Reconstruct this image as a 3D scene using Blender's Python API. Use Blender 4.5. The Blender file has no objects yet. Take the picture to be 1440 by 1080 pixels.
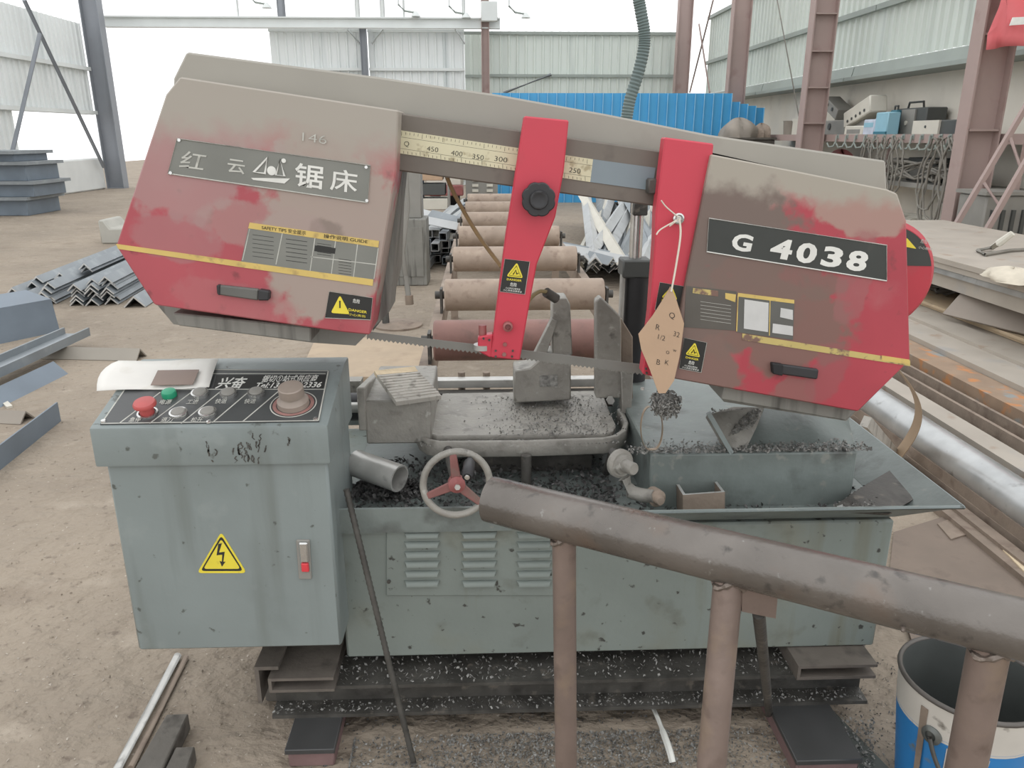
import bpy, bmesh, math, random
from mathutils import Vector, Matrix
random.seed(7)
S = bpy.context.scene
C = S.collection

# ---------------------------------------------------------------- camera
FPX, PITCH, YAW, EYE = 1088.0, math.radians(17.8), math.radians(2.05), 1.5
cd = bpy.data.cameras.new('camera')
cd.sensor_width = 36.0
cd.lens = 36.0 * FPX / 1440.0
cd.clip_start, cd.clip_end = 0.02, 300
cam = bpy.data.objects.new('camera', cd)
C.objects.link(cam)
cam.location = (0, 0, EYE)
cam.rotation_euler = (math.pi / 2 - PITCH, 0, -YAW)
S.camera = cam

# ---------------------------------------------------------------- daylight
w = bpy.data.worlds.new('overcast_sky')
S.world = w
w.use_nodes = True
bg = w.node_tree.nodes['Background']
bg.inputs[0].default_value = (0.98, 0.99, 1.0, 1)
bg.inputs[1].default_value = 1.25
S.view_settings.view_transform = 'Standard'
S.view_settings.look = 'None'
S.view_settings.exposure = 0.3
S.view_settings.gamma = 1.0
S.view_settings.use_curve_mapping = False

# ---------------------------------------------------------------- measuring helpers (photo pixel -> point in the room)
_F = Vector((math.sin(YAW) * math.cos(PITCH), math.cos(YAW) * math.cos(PITCH), -math.sin(PITCH)))
_R = Vector((math.cos(YAW), -math.sin(YAW), 0))
_U = _R.cross(_F)
EYEV = Vector((0, 0, EYE))
def ray(px, py):
    return _F + _R * ((px - 720) / FPX) - _U * ((py - 540) / FPX)
def PY(px, py, y):
    d = ray(px, py); return EYEV + d * (y / d.y)
def PZ(px, py, z=0.0):
    d = ray(px, py); return EYEV + d * ((z - EYE) / d.z)
def PX(px, py, x):
    d = ray(px, py); return EYEV + d * (x / d.x)
def PP(px, py, p, n):
    d = ray(px, py); return EYEV + d * ((p - EYEV).dot(n) / d.dot(n))

# ---------------------------------------------------------------- materials
def lin(c):
    return tuple(((v / 255) / 12.92 if v / 255 <= 0.04045 else ((v / 255 + 0.055) / 1.055) ** 2.4) for v in c) + (1.0,)
def M(name, col, rough=0.6, metal=0.0, var=0.15, scale=6.0, bump=0.0, bscale=None, spots=None, streak=None, layers=()):
    """painted / bare surface: base colour with soft variation; spots = (colour, amount 0..1, scale); streak = (colour, amount)"""
    m = bpy.data.materials.new(name); m.use_nodes = True
    nt = m.node_tree; N = nt.nodes; L = nt.links
    b = N['Principled BSDF']
    b.inputs['Roughness'].default_value = rough
    b.inputs['Metallic'].default_value = metal
    tc = N.new('ShaderNodeTexCoord')
    def noise(sc, det=5.0, vec=None):
        n = N.new('ShaderNodeTexNoise'); n.inputs['Scale'].default_value = sc; n.inputs['Detail'].default_value = det
        L.new(vec if vec else tc.outputs['Object'], n.inputs['Vector']); return n
    def mix(fac, a, bcol):
        x = N.new('ShaderNodeMix'); x.data_type = 'RGBA'
        if isinstance(fac, float): x.inputs[0].default_value = fac
        else: L.new(fac, x.inputs[0])
        for i, v in ((6, a), (7, bcol)):
            if isinstance(v, tuple): x.inputs[i].default_value = v
            else: L.new(v, x.inputs[i])
        return x.outputs[2]
    def ramp(src, lo, hi):
        r = N.new('ShaderNodeMapRange'); r.inputs[1].default_value = lo; r.inputs[2].default_value = hi
        L.new(src, r.inputs[0]); return r.outputs[0]
    c = lin(col)
    dk = tuple(v * (1 - var) for v in c[:3]) + (1,); lt = tuple(min(1, v * (1 + var)) for v in c[:3]) + (1,)
    n1 = noise(scale)
    out = mix(ramp(n1.outputs[0], 0.3, 0.7), dk, lt)
    if streak:
        mp = N.new('ShaderNodeMapping'); mp.inputs['Scale'].default_value = (1, 1, 0.08)
        L.new(tc.outputs['Object'], mp.inputs[0])
        n = noise(scale * 4, 4, mp.outputs[0])
        out = mix(ramp(n.outputs[0], 0.72 - streak[1] * 0.4, 0.85 - streak[1] * 0.2), out, lin(streak[0]))
    for sp in ([spots] if spots else []) + list(layers):
        n = noise(sp[2], 8)
        t = 0.75 - 0.4 * sp[1]
        out = mix(ramp(n.outputs[0], t, t + (sp[3] if len(sp) > 3 else 0.06)), out, lin(sp[0]))
    L.new(out, b.inputs['Base Color'])
    rr = N.new('ShaderNodeMapRange'); rr.inputs[3].default_value = max(0.05, rough - 0.12); rr.inputs[4].default_value = min(1, rough + 0.12)
    L.new(n1.outputs[0], rr.inputs[0]); L.new(rr.outputs[0], b.inputs['Roughness'])
    if bump:
        nb = noise(bscale or scale * 6, 6)
        bp = N.new('ShaderNodeBump'); bp.inputs['Strength'].default_value = bump; bp.inputs['Distance'].default_value = 0.01
        L.new(nb.outputs[0], bp.inputs['Height']); L.new(bp.outputs[0], b.inputs['Normal'])
    return m
def dusty_cover(name, red, dust, x0, z0, tilt, top, bottom, patches, grime=None):
    """red enamel with settled dust: patches are (x, z, radius x, radius z, dust colour) in the bow's own slanted frame"""
    m = M(name, red, 0.5, 0, 0.1, 5, 0.03, 40, spots=((170, 104, 106), 0.5, 7, 0.3), layers=(((122, 60, 64), 0.3, 24, 0.12),))
    nt = m.node_tree; N = nt.nodes; L = nt.links; b = N['Principled BSDF']
    src = b.inputs['Base Color'].links[0].from_socket
    g = N.new('ShaderNodeNewGeometry')
    mp = N.new('ShaderNodeMapping'); mp.vector_type = 'TEXTURE'
    mp.inputs['Location'].default_value = (x0, 0, z0); mp.inputs['Rotation'].default_value = (0, tilt, 0)
    L.new(g.outputs['Position'], mp.inputs[0])
    sx = N.new('ShaderNodeSeparateXYZ'); L.new(mp.outputs[0], sx.inputs[0])
    nz = N.new('ShaderNodeTexNoise'); nz.inputs['Scale'].default_value = 5.5; nz.inputs['Detail'].default_value = 7
    L.new(mp.outputs[0], nz.inputs['Vector'])
    n2 = N.new('ShaderNodeTexNoise'); n2.inputs['Scale'].default_value = 26; n2.inputs['Detail'].default_value = 6
    L.new(mp.outputs[0], n2.inputs['Vector'])
    def math_(op, a, bb, cc=None):
        x = N.new('ShaderNodeMath'); x.operation = op
        for i, v in enumerate((a, bb, cc)):
            if v is None: continue
            if isinstance(v, (int, float)): x.inputs[i].default_value = v
            else: L.new(v, x.inputs[i])
        return x.outputs[0]
    wob = math_('ADD', math_('MULTIPLY', math_('SUBTRACT', nz.outputs[0], 0.5), 0.9), math_('MULTIPLY', math_('SUBTRACT', n2.outputs[0], 0.5), 0.7))
    def mixc(fac, a, bcol):
        x = N.new('ShaderNodeMix'); x.data_type = 'RGBA'
        L.new(fac, x.inputs[0]); L.new(a, x.inputs[6]); x.inputs[7].default_value = bcol; return x.outputs[2]
    def rng(v, lo, hi, amt=1.0):
        r = N.new('ShaderNodeMapRange'); r.interpolation_type = 'SMOOTHSTEP'; r.inputs[1].default_value = lo; r.inputs[2].default_value = hi
        r.inputs[4].default_value = amt
        L.new(v, r.inputs[0]); return r.outputs[0]
    h = math_('ADD', sx.outputs[2], math_('MULTIPLY', wob, 0.11))
    out = src
    for (px, pz, rx, rz, colr, amt) in patches:
        dx = math_('DIVIDE', math_('SUBTRACT', sx.outputs[0], px), rx)
        dz = math_('DIVIDE', math_('SUBTRACT', sx.outputs[2], pz), rz)
        d = math_('SQRT', math_('ADD', math_('MULTIPLY', dx, dx), math_('MULTIPLY', dz, dz)), 0)
        d = math_('ADD', d, math_('MULTIPLY', wob, 1.2))
        out = mixc(rng(math_('SUBTRACT', 1.0, d), -0.06, 0.16, amt), out, lin(colr))
    out = mixc(rng(h, bottom, top), out, lin(dust))
    L.new(out, b.inputs['Base Color'])
    return m

steel_dark = M('dark_grimy_steel', (80, 78, 74), 0.55, 0.25, 0.3, 14, 0.25, 70, spots=((56, 54, 51), 0.5, 18, 0.2), layers=(((112, 106, 98), 0.34, 26, 0.1),))
steel_cast = M('grey_cast_steel', (148, 145, 138), 0.55, 0.12, 0.16, 14, 0.25, 80, spots=((112, 109, 103), 0.5, 18, 0.2), layers=(((176, 174, 168), 0.3, 40, 0.1), ((86, 83, 79), 0.24, 22, 0.12)))
steel_bare = M('bare_bright_steel', (188, 187, 183), 0.33, 0.45, 0.18, 12, 0.05, 80, spots=((110, 108, 104), 0.35, 20, 0.2))
steel_pipe = M('mill_scale_pipe', (112, 107, 102), 0.3, 0.5, 0.18, 9, 0.12, 90, spots=((118, 102, 90), 0.5, 8, 0.25), layers=(((84, 81, 78), 0.38, 34, 0.12), ((140, 138, 134), 0.2, 60, 0.06)))
steel_leg = M('pinkish_primer_pipe', (128, 113, 105), 0.45, 0.3, 0.15, 10, 0.1, 70, spots=((156, 138, 116), 0.5, 9, 0.25), layers=(((112, 97, 89), 0.4, 22, 0.15),))
steel_rust = M('brown_rusted_steel', (140, 126, 113), 0.75, 0.1, 0.18, 9, 0.2, 60, spots=((114, 98, 87), 0.5, 14, 0.2), layers=(((166, 152, 138), 0.34, 7, 0.2),))
steel_roller = M('rust_brown_roller', (158, 141, 126), 0.62, 0.1, 0.12, 12, 0.12, 70, spots=((132, 113, 100), 0.48, 20, 0.2), layers=(((178, 162, 146), 0.34, 12, 0.2),))
steel_angle = M('grey_angle_bar', (136, 142, 146), 0.5, 0.12, 0.14, 3, 0.03, 40, spots=((158, 163, 166), 0.45, 6, 0.2))
steel_blue = M('blue_grey_section', (114, 125, 136), 0.5, 0.12, 0.14, 3, 0.03, 40)
steel_cut = M('fresh_saw_cut', (205, 205, 202), 0.4, 0.5, 0.08, 40)
steel_galv = M('galvanised_tube', (178, 180, 180), 0.34, 0.6, 0.14, 9, 0.03, 60, spots=((110, 108, 105), 0.3, 12, 0.15))
plate_rust = M('rust_plate', (188, 168, 140), 0.75, 0.05, 0.1, 4, 0.05, 40, spots=((194, 156, 110), 0.42, 6, 0.2), layers=(((160, 142, 122), 0.4, 10, 0.2),))
plate_grey = M('grey_brown_plate', (172, 164, 153), 0.6, 0.15, 0.08, 4, 0.03, 40, spots=((152, 128, 108), 0.35, 7, 0.15), layers=(((150, 152, 154), 0.35, 3, 0.2),))
plate_edge = M('orange_rust_edge', (150, 128, 108), 0.7, 0.1, 0.15, 8, 0.05, 40, spots=((186, 128, 80), 0.5, 10, 0.12), layers=(((140, 144, 142), 0.4, 7, 0.1),))
green = M('machine_green_enamel', (130, 139, 138), 0.45, 0.0, 0.07, 3.5, 0.06, 60, spots=((86, 90, 86), 0.2, 34, 0.05), layers=(((116, 124, 122), 0.5, 6, 0.3), ((146, 153, 151), 0.34, 9, 0.25)), streak=((114, 121, 118), 0.4))
green_base = M('machine_green_grimy', (124, 132, 127), 0.5, 0.0, 0.08, 4, 0.08, 60, spots=((126, 124, 106), 0.52, 3.2, 0.3), streak=((112, 112, 98), 0.42), layers=(((62, 62, 58), 0.26, 36, 0.05), ((98, 100, 92), 0.4, 13, 0.25)))
green_dark = M('oily_tray_green', (116, 124, 121), 0.42, 0.05, 0.2, 8, 0.12, 70, spots=((74, 75, 72), 0.48, 9, 0.2), layers=(((132, 135, 129), 0.3, 30, 0.08),))
grey_frame = M('dusty_grey_bow_paint', (154, 150, 141), 0.6, 0.0, 0.06, 4, 0.03, 40, spots=((136, 131, 122), 0.35, 8, 0.3))
dark_frame = M('grimy_grey_bow_paint', (130, 129, 123), 0.55, 0.0, 0.12, 8, 0.05, 50, streak=((74, 72, 68), 0.5))
beam_mat = M('dirty_guide_beam', (112, 105, 97), 0.55, 0.15, 0.1, 8, 0.04, 60, spots=((88, 82, 76), 0.4, 14, 0.25))
black_in = M('black_interior', (34, 34, 36), 0.7, 0, 0.2, 8)
black_pl = M('black_plastic', (46, 46, 48), 0.5, 0, 0.15, 10, 0.03, 60, spots=((82, 80, 76), 0.3, 12, 0.25))
panel_blk = M('black_console_plate', (74, 76, 76), 0.4, 0, 0.12, 8, 0.03, 60, spots=((98, 99, 97), 0.4, 12, 0.3))
plate_dust = M('dusty_black_nameplate', (122, 123, 117), 0.5, 0.1, 0.1, 9, 0.02, 60, spots=((134, 132, 124), 0.4, 9, 0.3))
plate_blk = M('black_nameplate', (58, 61, 58), 0.45, 0.1, 0.12, 9, 0.02, 60, spots=((92, 86, 80), 0.35, 9, 0.3))
arm_red = M('bright_red_arm', (192, 60, 76), 0.42, 0, 0.05, 5, 0.02, 40, spots=((176, 62, 74), 0.3, 9, 0.3))
red_old = M('faded_red_paint', (148, 88, 86), 0.55, 0, 0.15, 10, 0.1, 50, spots=((128, 106, 98), 0.56, 14, 0.2))
red_knob = M('red_button', (180, 82, 80), 0.4, 0, 0.1, 20)
green_btn = M('green_button', (40, 150, 112), 0.35, 0, 0.06, 20)
chrome = M('chrome', (205, 205, 203), 0.2, 0.85, 0.08, 30)
white_pr = M('white_print', (218, 218, 212), 0.6, 0, 0.08, 20)
grey_pr = M('worn_white_print', (184, 184, 176), 0.6, 0, 0.12, 30, spots=((140, 140, 132), 0.4, 24, 0.15))
yellow = M('warning_yellow', (226, 208, 66), 0.5, 0, 0.06, 12, spots=((190, 174, 70), 0.25, 30, 0.1))
yellow_old = M('worn_yellow_tape', (204, 178, 104), 0.6, 0, 0.08, 12, spots=((160, 136, 92), 0.4, 30, 0.15))
yellow_rub = M('rubbed_yellow_tape', (190, 172, 108), 0.6, 0, 0.08, 12, spots=((120, 94, 84), 0.62, 34, 0.08))
ink = M('black_print', (40, 40, 38), 0.6, 0, 0.1, 20)
paper = M('white_paper', (226, 224, 218), 0.8, 0, 0.05, 8, 0.1, 20, spots=((206, 202, 190), 0.4, 10, 0.2))
tape_brown = M('brown_tape', (134, 116, 106), 0.5, 0, 0.1, 10)
card = M('brown_cardboard', (184, 156, 130), 0.85, 0, 0.05, 12, 0.08, 40)
string_m = M('white_string', (214, 206, 192), 0.9, 0, 0.05, 40)
rule_mat = M('aged_cream_scale', (206, 200, 170), 0.6, 0, 0.06, 14, 0.03, 60, spots=((168, 158, 128), 0.4, 40, 0.1))
bluegrey = M('blue_grey_paint', (124, 136, 142), 0.5, 0, 0.06, 8)
hose_mat = M('grey_green_hose', (98, 112, 110), 0.5, 0, 0.06, 20)
wood_old = M('weathered_board', (176, 172, 164), 0.85, 0, 0.12, 10, 0.3, 40, streak=((110, 106, 98), 0.5))
wood_raw = M('raw_split_wood', (214, 196, 166), 0.9, 0, 0.1, 20, 0.3, 60)
timber = M('grimy_timber', (96, 92, 86), 0.85, 0, 0.2, 8, 0.4, 40, spots=((66, 62, 58), 0.4, 14, 0.15))
chip_mat = M('grey_metal_chips', (134, 133, 129), 0.5, 0.15, 0.5, 90)
chip_dark = M('dark_oily_chips', (84, 83, 82), 0.45, 0.2, 0.6, 90)
clad = M('pale_grey_cladding', (222, 226, 225), 0.55, 0.05, 0.03, 0.6, streak=((184, 192, 192), 0.4))
clad_g = M('pale_green_grey_cladding', (208, 215, 208), 0.55, 0.05, 0.04, 0.8, streak=((186, 194, 188), 0.4))
col_red = M('primer_brown_column', (166, 146, 140), 0.65, 0, 0.06, 2, spots=((140, 112, 108), 0.4, 3, 0.3))
col_grey = M('grey_blue_column', (138, 142, 148), 0.6, 0, 0.06, 2)
pale_beam = M('pale_beam_paint', (214, 218, 216), 0.6, 0, 0.04, 2)
girt_mat = M('grey_green_girt', (150, 158, 152), 0.6, 0, 0.08, 2)
plaster = M('stained_cement_render', (228, 222, 210), 0.9, 0, 0.06, 1.2, 0.1, 12, spots=((206, 198, 186), 0.45, 2.5, 0.3))
blue_sh = M('bright_blue_sheet', (74, 162, 212), 0.45, 0, 0.05, 1.5)
blue_edge = M('pale_blue_seam', (150, 204, 232), 0.5, 0, 0.04, 3)
banner_m = M('red_banner_cloth', (224, 118, 122), 0.8, 0, 0.05, 2)
cable_m = M('dusty_grey_cable', (132, 128, 120), 0.7, 0, 0.15, 6)
box_white = M('off_white_box', (206, 202, 190), 0.6, 0, 0.05, 4)
box_grey = M('mid_grey_box', (140, 138, 132), 0.6, 0, 0.1, 4)
box_dark = M('dark_grey_box', (76, 78, 76), 0.55, 0, 0.1, 4)
box_blue = M('pale_blue_box', (146, 190, 206), 0.5, 0, 0.06, 4)
box_teal = M('teal_box', (58, 116, 132), 0.5, 0, 0.08, 4)
pale_blk = M('pale_concrete_block', (214, 216, 214), 0.9, 0, 0.05, 2, 0.1, 20)
sack_m = M('grey_canvas', (150, 142, 132), 0.9, 0, 0.12, 3, 0.3, 12)
can_white = M('scuffed_white_tin', (204, 200, 192), 0.5, 0.1, 0.06, 10, spots=((120, 114, 106), 0.34, 14, 0.08))
can_blue = M('blue_tin', (50, 130, 196), 0.45, 0.1, 0.06, 10, spots=((110, 120, 124), 0.24, 16, 0.06))
can_in = M('grey_tin_inside', (116, 120, 118), 0.35, 0.6, 0.12, 8)
weld_mat = M('weld_bead', (120, 110, 102), 0.45, 0.5, 0.3, 60, 0.4, 90)

# ---------------------------------------------------------------- mesh helpers
class MB:
    def __init__(s): s.v, s.f, s.mi, s.cur = [], [], [], 0
    def add(s, vs, fs):
        o = len(s.v); s.v += [Vector(v) for v in vs]
        s.f += [tuple(i + o for i in f) for f in fs]; s.mi += [s.cur] * len(fs); return s
    def box(s, a, b):
        (x0, y0, z0), (x1, y1, z1) = a, b
        return s.add([(x0, y0, z0), (x1, y0, z0), (x1, y1, z0), (x0, y1, z0), (x0, y0, z1), (x1, y0, z1), (x1, y1, z1), (x0, y1, z1)],
                     [(0, 3, 2, 1), (4, 5, 6, 7), (0, 1, 5, 4), (1, 2, 6, 5), (2, 3, 7, 6), (3, 0, 4, 7)])
    def prism(s, pts, vec):
        n = len(pts); vec = Vector(vec); P = [Vector(p) for p in pts]
        return s.add(P + [p + vec for p in P], [tuple(range(n - 1, -1, -1)), tuple(range(n, 2 * n))] + [(i, (i + 1) % n, n + (i + 1) % n, n + i) for i in range(n)])
    def prof(s, poly, a, b, up=(0, 0, 1), x0=0):
        a, b, up = Vector(a), Vector(b), Vector(up)
        d = (b - a).normalized(); x = d.cross(up).normalized(); y = x.cross(d)
        return s.prism([a + x * p + y * q for p, q in poly], b - a)
    def ring(s, c, x, y, r, n): return [c + x * (r * math.cos(2 * math.pi * i / n)) + y * (r * math.sin(2 * math.pi * i / n)) for i in range(n)]
    def frame(s, d):
        d = Vector(d).normalized(); u = Vector((0, 0, 1)) if abs(d.z) < 0.9 else Vector((0, 1, 0))
        x = d.cross(u).normalized(); return x, x.cross(d)
    def lathe(s, o, axis, prof, n=24, closed=False):
        """prof: (radius, height) along axis; closed joins last to first, else caps both ends"""
        o, ax = Vector(o), Vector(axis).normalized(); x, y = s.frame(ax); vs, fs = [], []
        for r, h in prof: vs += s.ring(o + ax * h, x, y, max(r, 1e-5), n)
        k = len(prof)
        for j in range(k if closed else k - 1):
            a, b = j * n, ((j + 1) % k) * n
            fs += [(a + i, a + (i + 1) % n, b + (i + 1) % n, b + i) for i in range(n)]
        if not closed: fs += [tuple(range(n - 1, -1, -1)), tuple(range((k - 1) * n, k * n))]
        return s.add(vs, fs)
    def cyl(s, a, b, r, r2=None, n=20):
        a, b = Vector(a), Vector(b); return s.lathe(a, b - a, [(r, 0), (r if r2 is None else r2, (b - a).length)], n)
    def pipe(s, a, b, r, ri, n=28):
        a, b = Vector(a), Vector(b); l = (b - a).length
        return s.lathe(a, b - a, [(r, 0), (r, l), (ri, l), (ri, 0)], n, True)
    def tube(s, path, r, n=8, closed=False):
        P = [Vector(p) for p in path]; k = len(P); vs, fs = [], []; px = None
        for i, p in enumerate(P):
            d = (P[(i + 1) % k] - P[i - 1]) if (closed or 0 < i < k - 1) else (P[1] - P[0] if i == 0 else P[-1] - P[-2])
            d = d.normalized()
            if px is None: x, y = s.frame(d)
            else: x = (px - d * px.dot(d)).normalized(); y = d.cross(x)
            px = x; rr = r[i] if isinstance(r, (list, tuple)) else r
            vs += s.ring(p, x, y, rr, n)
        for j in range(k if closed else k - 1):
            a, b = j * n, ((j + 1) % k) * n
            fs += [(a + i, a + (i + 1) % n, b + (i + 1) % n, b + i) for i in range(n)]
        if not closed: fs += [tuple(range(n - 1, -1, -1)), tuple(range((k - 1) * n, k * n))]
        return s.add(vs, fs)
    def strip(s, path, wvec, t):
        """thin bent strap along path, width vector wvec, thickness t"""
        P = [Vector(p) for p in path]; wv = Vector(wvec); vs, fs = [], []
        for i, p in enumerate(P):
            d = (P[min(i + 1, len(P) - 1)] - P[max(i - 1, 0)]).normalized(); n = d.cross(wv).normalized() * t
            vs += [p, p + wv, p + wv + n, p + n]
        for i in range(len(P) - 1):
            for j in range(4): fs.append((i * 4 + j, i * 4 + (j + 1) % 4, i * 4 + 4 + (j + 1) % 4, i * 4 + 4 + j))
        m = (len(P) - 1) * 4
        return s.add(vs, fs + [(3, 2, 1, 0), (m, m + 1, m + 2, m + 3)])
    def build(s, name, mat, parent=None, bev=0.0, smooth=38, seg=1, fix=True):
        bm = bmesh.new()
        mats = mat if isinstance(mat, (list, tuple)) else [mat]
        root = Vector((0, 0, 0)); p = parent
        while p is not None: root += p.location; p = p.parent
        if parent is None:
            lo = Vector(min(v[i] for v in s.v) for i in range(3)); hi = Vector(max(v[i] for v in s.v) for i in range(3))
            root = Vector(((lo.x + hi.x) / 2, (lo.y + hi.y) / 2, lo.z))
        bv = [bm.verts.new(v - root) for v in s.v]
        for f, mi in zip(s.f, s.mi):
            try: bm.faces.new([bv[i] for i in f]).material_index = mi
            except ValueError: pass
        if fix: bmesh.ops.recalc_face_normals(bm, faces=bm.faces)
        if bev:
            es = [e for e in bm.edges if len(e.link_faces) == 2 and e.calc_face_angle(0) > 0.6]
            bmesh.ops.bevel(bm, geom=es, offset=bev, segments=seg, affect='EDGES', clamp_overlap=True, profile=0.6)
        me = bpy.data.meshes.new(name); bm.to_mesh(me); bm.free()
        for mt in mats: me.materials.append(mt)
        if smooth:
            me.polygons.foreach_set('use_smooth', [True] * len(me.polygons)); me.set_sharp_from_angle(angle=math.radians(smooth))
        o = bpy.data.objects.new(name, me); C.objects.link(o)
        if parent is None: o.location = root
        else: o.parent = parent
        return o
def tag(o, label=None, cat=None, group=None, kind=None):
    for k, v in (('label', label), ('category', cat), ('group', group), ('kind', kind)):
        if v: o[k] = v
    return o
def thing(name, loc, label, cat, group=None):
    o = bpy.data.objects.new(name, None); o.empty_display_size = 0.1; C.objects.link(o); o.location = loc
    return tag(o, label, cat, group)
def dup(o, loc=None, rot=None, parent=None):
    c = o.copy(); C.objects.link(c)
    if loc is not None: c.location = loc
    if rot is not None: c.rotation_euler = rot
    if parent is not None: c.parent = parent
    for ch in o.children:
        d = ch.copy(); C.objects.link(d); d.parent = c
        for g in ch.children:
            e = g.copy(); C.objects.link(e); e.parent = d
    return c
def words(txt, o, xd, yd, size, mat, parent, name='lettering', bold=0.0, depth=0.0006, slant=0.0, center=False, width=None):
    """flat lettering lying on a surface: origin o, x along xd, y along yd"""
    cu = bpy.data.curves.new('t', 'FONT'); cu.body = txt; cu.size = 1.0; cu.offset = bold; cu.shear = slant; cu.resolution_u = 3
    to = bpy.data.objects.new('t', cu); me = bpy.data.meshes.new_from_object(to)
    bpy.data.objects.remove(to); bpy.data.curves.remove(cu)
    xs = [v.co.x for v in me.vertices] or [0]
    xd, yd, o = Vector(xd).normalized(), Vector(yd).normalized(), Vector(o); nd = xd.cross(yd)
    sx = size if width is None else width / max(1e-6, max(xs) - min(xs))
    off = min(xs) if width is not None else 0
    if center: off = (max(xs) + min(xs)) / 2
    mb = MB(); mb.add([o + xd * ((v.co.x - off) * sx) + yd * (v.co.y * size) + nd * depth for v in me.vertices], [tuple(p.vertices) for p in me.polygons])
    bpy.data.meshes.remove(me)
    return mb.build(name, mat, parent, smooth=0, fix=False)
def Lp(a, t): return [(0, 0), (a, 0), (a, t), (t, t), (t, a), (0, a)]
def Vp(a, t):   # angle bar, corner up
    k = 0.7071
    return [(0, 0), (-a * k, -a * k), (-a * k + t * k, -a * k - t * k), (0, -2 * t * k), (a * k - t * k, -a * k - t * k), (a * k, -a * k)]
def Up(wd, h, t): return [(-wd / 2, 0), (wd / 2, 0), (wd / 2, h), (wd / 2 - t, h), (wd / 2 - t, t), (-wd / 2 + t, t), (-wd / 2 + t, h), (-wd / 2, h)]
def Ip(wd, h, t): return [(-wd / 2, 0), (wd / 2, 0), (wd / 2, t), (t / 2, t), (t / 2, h - t), (wd / 2, h - t), (wd / 2, h), (-wd / 2, h), (-wd / 2, h - t), (-t / 2, h - t), (-t / 2, t), (-wd / 2, t)]
def Rp(wd, h): return [(-wd / 2, 0), (wd / 2, 0), (wd / 2, h), (-wd / 2, h)]
def chips(name, mat, label, n, place, size=(0.003, 0.008), parent=None, cat='metal chips'):
    """loose curled swarf, nobody could count it"""
    mb = MB()
    for _ in range(n):
        c = Vector(place()); s = random.uniform(*size)
        a = Vector((random.uniform(-1, 1), random.uniform(-1, 1), random.uniform(-.5, .8))).normalized() * s
        b = Vector((random.uniform(-1, 1), random.uniform(-1, 1), random.uniform(-.5, .8))).normalized() * s * 0.6
        u = Vector((0, 0, s * 0.45))
        mb.add([c - a - b, c + a - b * .6, c + a * .8 + b + u, c - a * .6 + b + u * .6], [(0, 1, 2, 3)])
    o = mb.build(name, mat, parent, smooth=0, fix=False)
    return tag(o, label, cat, kind='stuff')

# ================================================================ THE SETTING
ground = M('packed_dirt_floor', (150, 138, 123), 0.9, 0, 0.14, 0.9, 0.7, 9, spots=((130, 117, 103), 0.52, 2.6, 0.3),
           layers=(((168, 156, 141), 0.42, 6, 0.2), ((116, 104, 92), 0.34, 19, 0.12), ((184, 174, 160), 0.2, 60, 0.05)))
nt = ground.node_tree
_b = [n for n in nt.nodes if n.type == 'BUMP'][0]; _b.inputs['Distance'].default_value = 0.07; _b.inputs['Strength'].default_value = 0.8
_mp = nt.nodes.new('ShaderNodeMapping'); _mp.inputs['Scale'].default_value = (0.9, 1.15, 1); _mp.inputs['Rotation'].default_value = (0, 0, 0.35)
_tc = [n for n in nt.nodes if n.type == 'TEX_COORD'][0]; nt.links.new(_tc.outputs['Object'], _mp.inputs[0])
nt.links.new(_mp.outputs[0], _b.inputs['Height'].links[0].from_node.inputs['Vector'])
mb = MB(); n = 60
mb.add([(-22 + 44 * i / n, -8 + 72 * j / n, 0) for j in range(n + 1) for i in range(n + 1)],
       [(j * (n + 1) + i, j * (n + 1) + i + 1, (j + 1) * (n + 1) + i + 1, (j + 1) * (n + 1) + i) for j in range(n) for i in range(n)])
tag(mb.build('floor', ground), 'packed earth and concrete workshop floor', kind='structure')

def corr(mb, p0, p1, z0, z1, nrm, pitch=0.26, dep=0.035, top=None):
    """ribbed sheet between two ground points; top(t) may slope the upper edge"""
    p0, p1, nrm = Vector(p0), Vector(p1), Vector(nrm); L = (p1 - p0).length; d = (p1 - p0) / L
    pts = [(0, 0)]; x = 0
    while x + pitch <= L + 1e-6:
        pts += [(x + pitch * .62, 0), (x + pitch * .72, dep), (x + pitch * .9, dep), (x + pitch, 0)]; x += pitch
    if pts[-1][0] < L - 1e-4: pts.append((L, 0))
    vs = []
    for (u, h) in pts:
        q = p0 + d * u + nrm * h
        vs += [(q.x, q.y, z0), (q.x, q.y, z1 if top is None else top(u / L))]
    return mb.add(vs, [(2 * i, 2 * i + 2, 2 * i + 3, 2 * i + 1) for i in range(len(pts) - 1)])

YB, XR, XL = 25.6, 7.0, -11.3
ZT = PY(600, 43, YB).z
wb = bpy.data.objects.new('wall_back', None); C.objects.link(wb); wb.location = (0, YB, 0); tag(wb, 'back wall of pale ribbed steel sheets', kind='structure')
def bx(px): return PY(px, 120, YB).x
for a, b, dy, m in ((385, 517, 0, clad), (521, 654, 0, clad), (654, 684, .35, clad_g), (683, 948, .1, clad_g)):
    mb = MB(); corr(mb, (bx(a), YB + dy, 0), (bx(b), YB + dy, 0), 0.0, ZT, (0, -1, 0)); mb.build('cladding_panel', m, wb, smooth=0, fix=False)
for a, b, dy, py in ((385, 517, 0, 98), (521, 654, 0, 98), (654, 684, .35, 106), (688, 948, .1, 106), (385, 517, 0, 44), (521, 654, 0, 44), (654, 948, .1, 46)):
    z = PY(600, py, YB).z
    mb = MB(); mb.box((bx(a), YB + dy - .12, z - .04), (bx(b), YB + dy - .045, z + .04)); mb.build('girt', girt_mat if a > 600 else pale_beam, wb)
for px, dx in ((511, -.5), (527, .5), (655, -.4)):
    z = PY(px, 45, YB).z
    mb = MB(); mb.tube([(bx(px), YB - .2, z - .35), (bx(px) + dx * .7, YB - .2, z + .05)], .035, 6); mb.build('knee_brace', pale_beam, wb)

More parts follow.
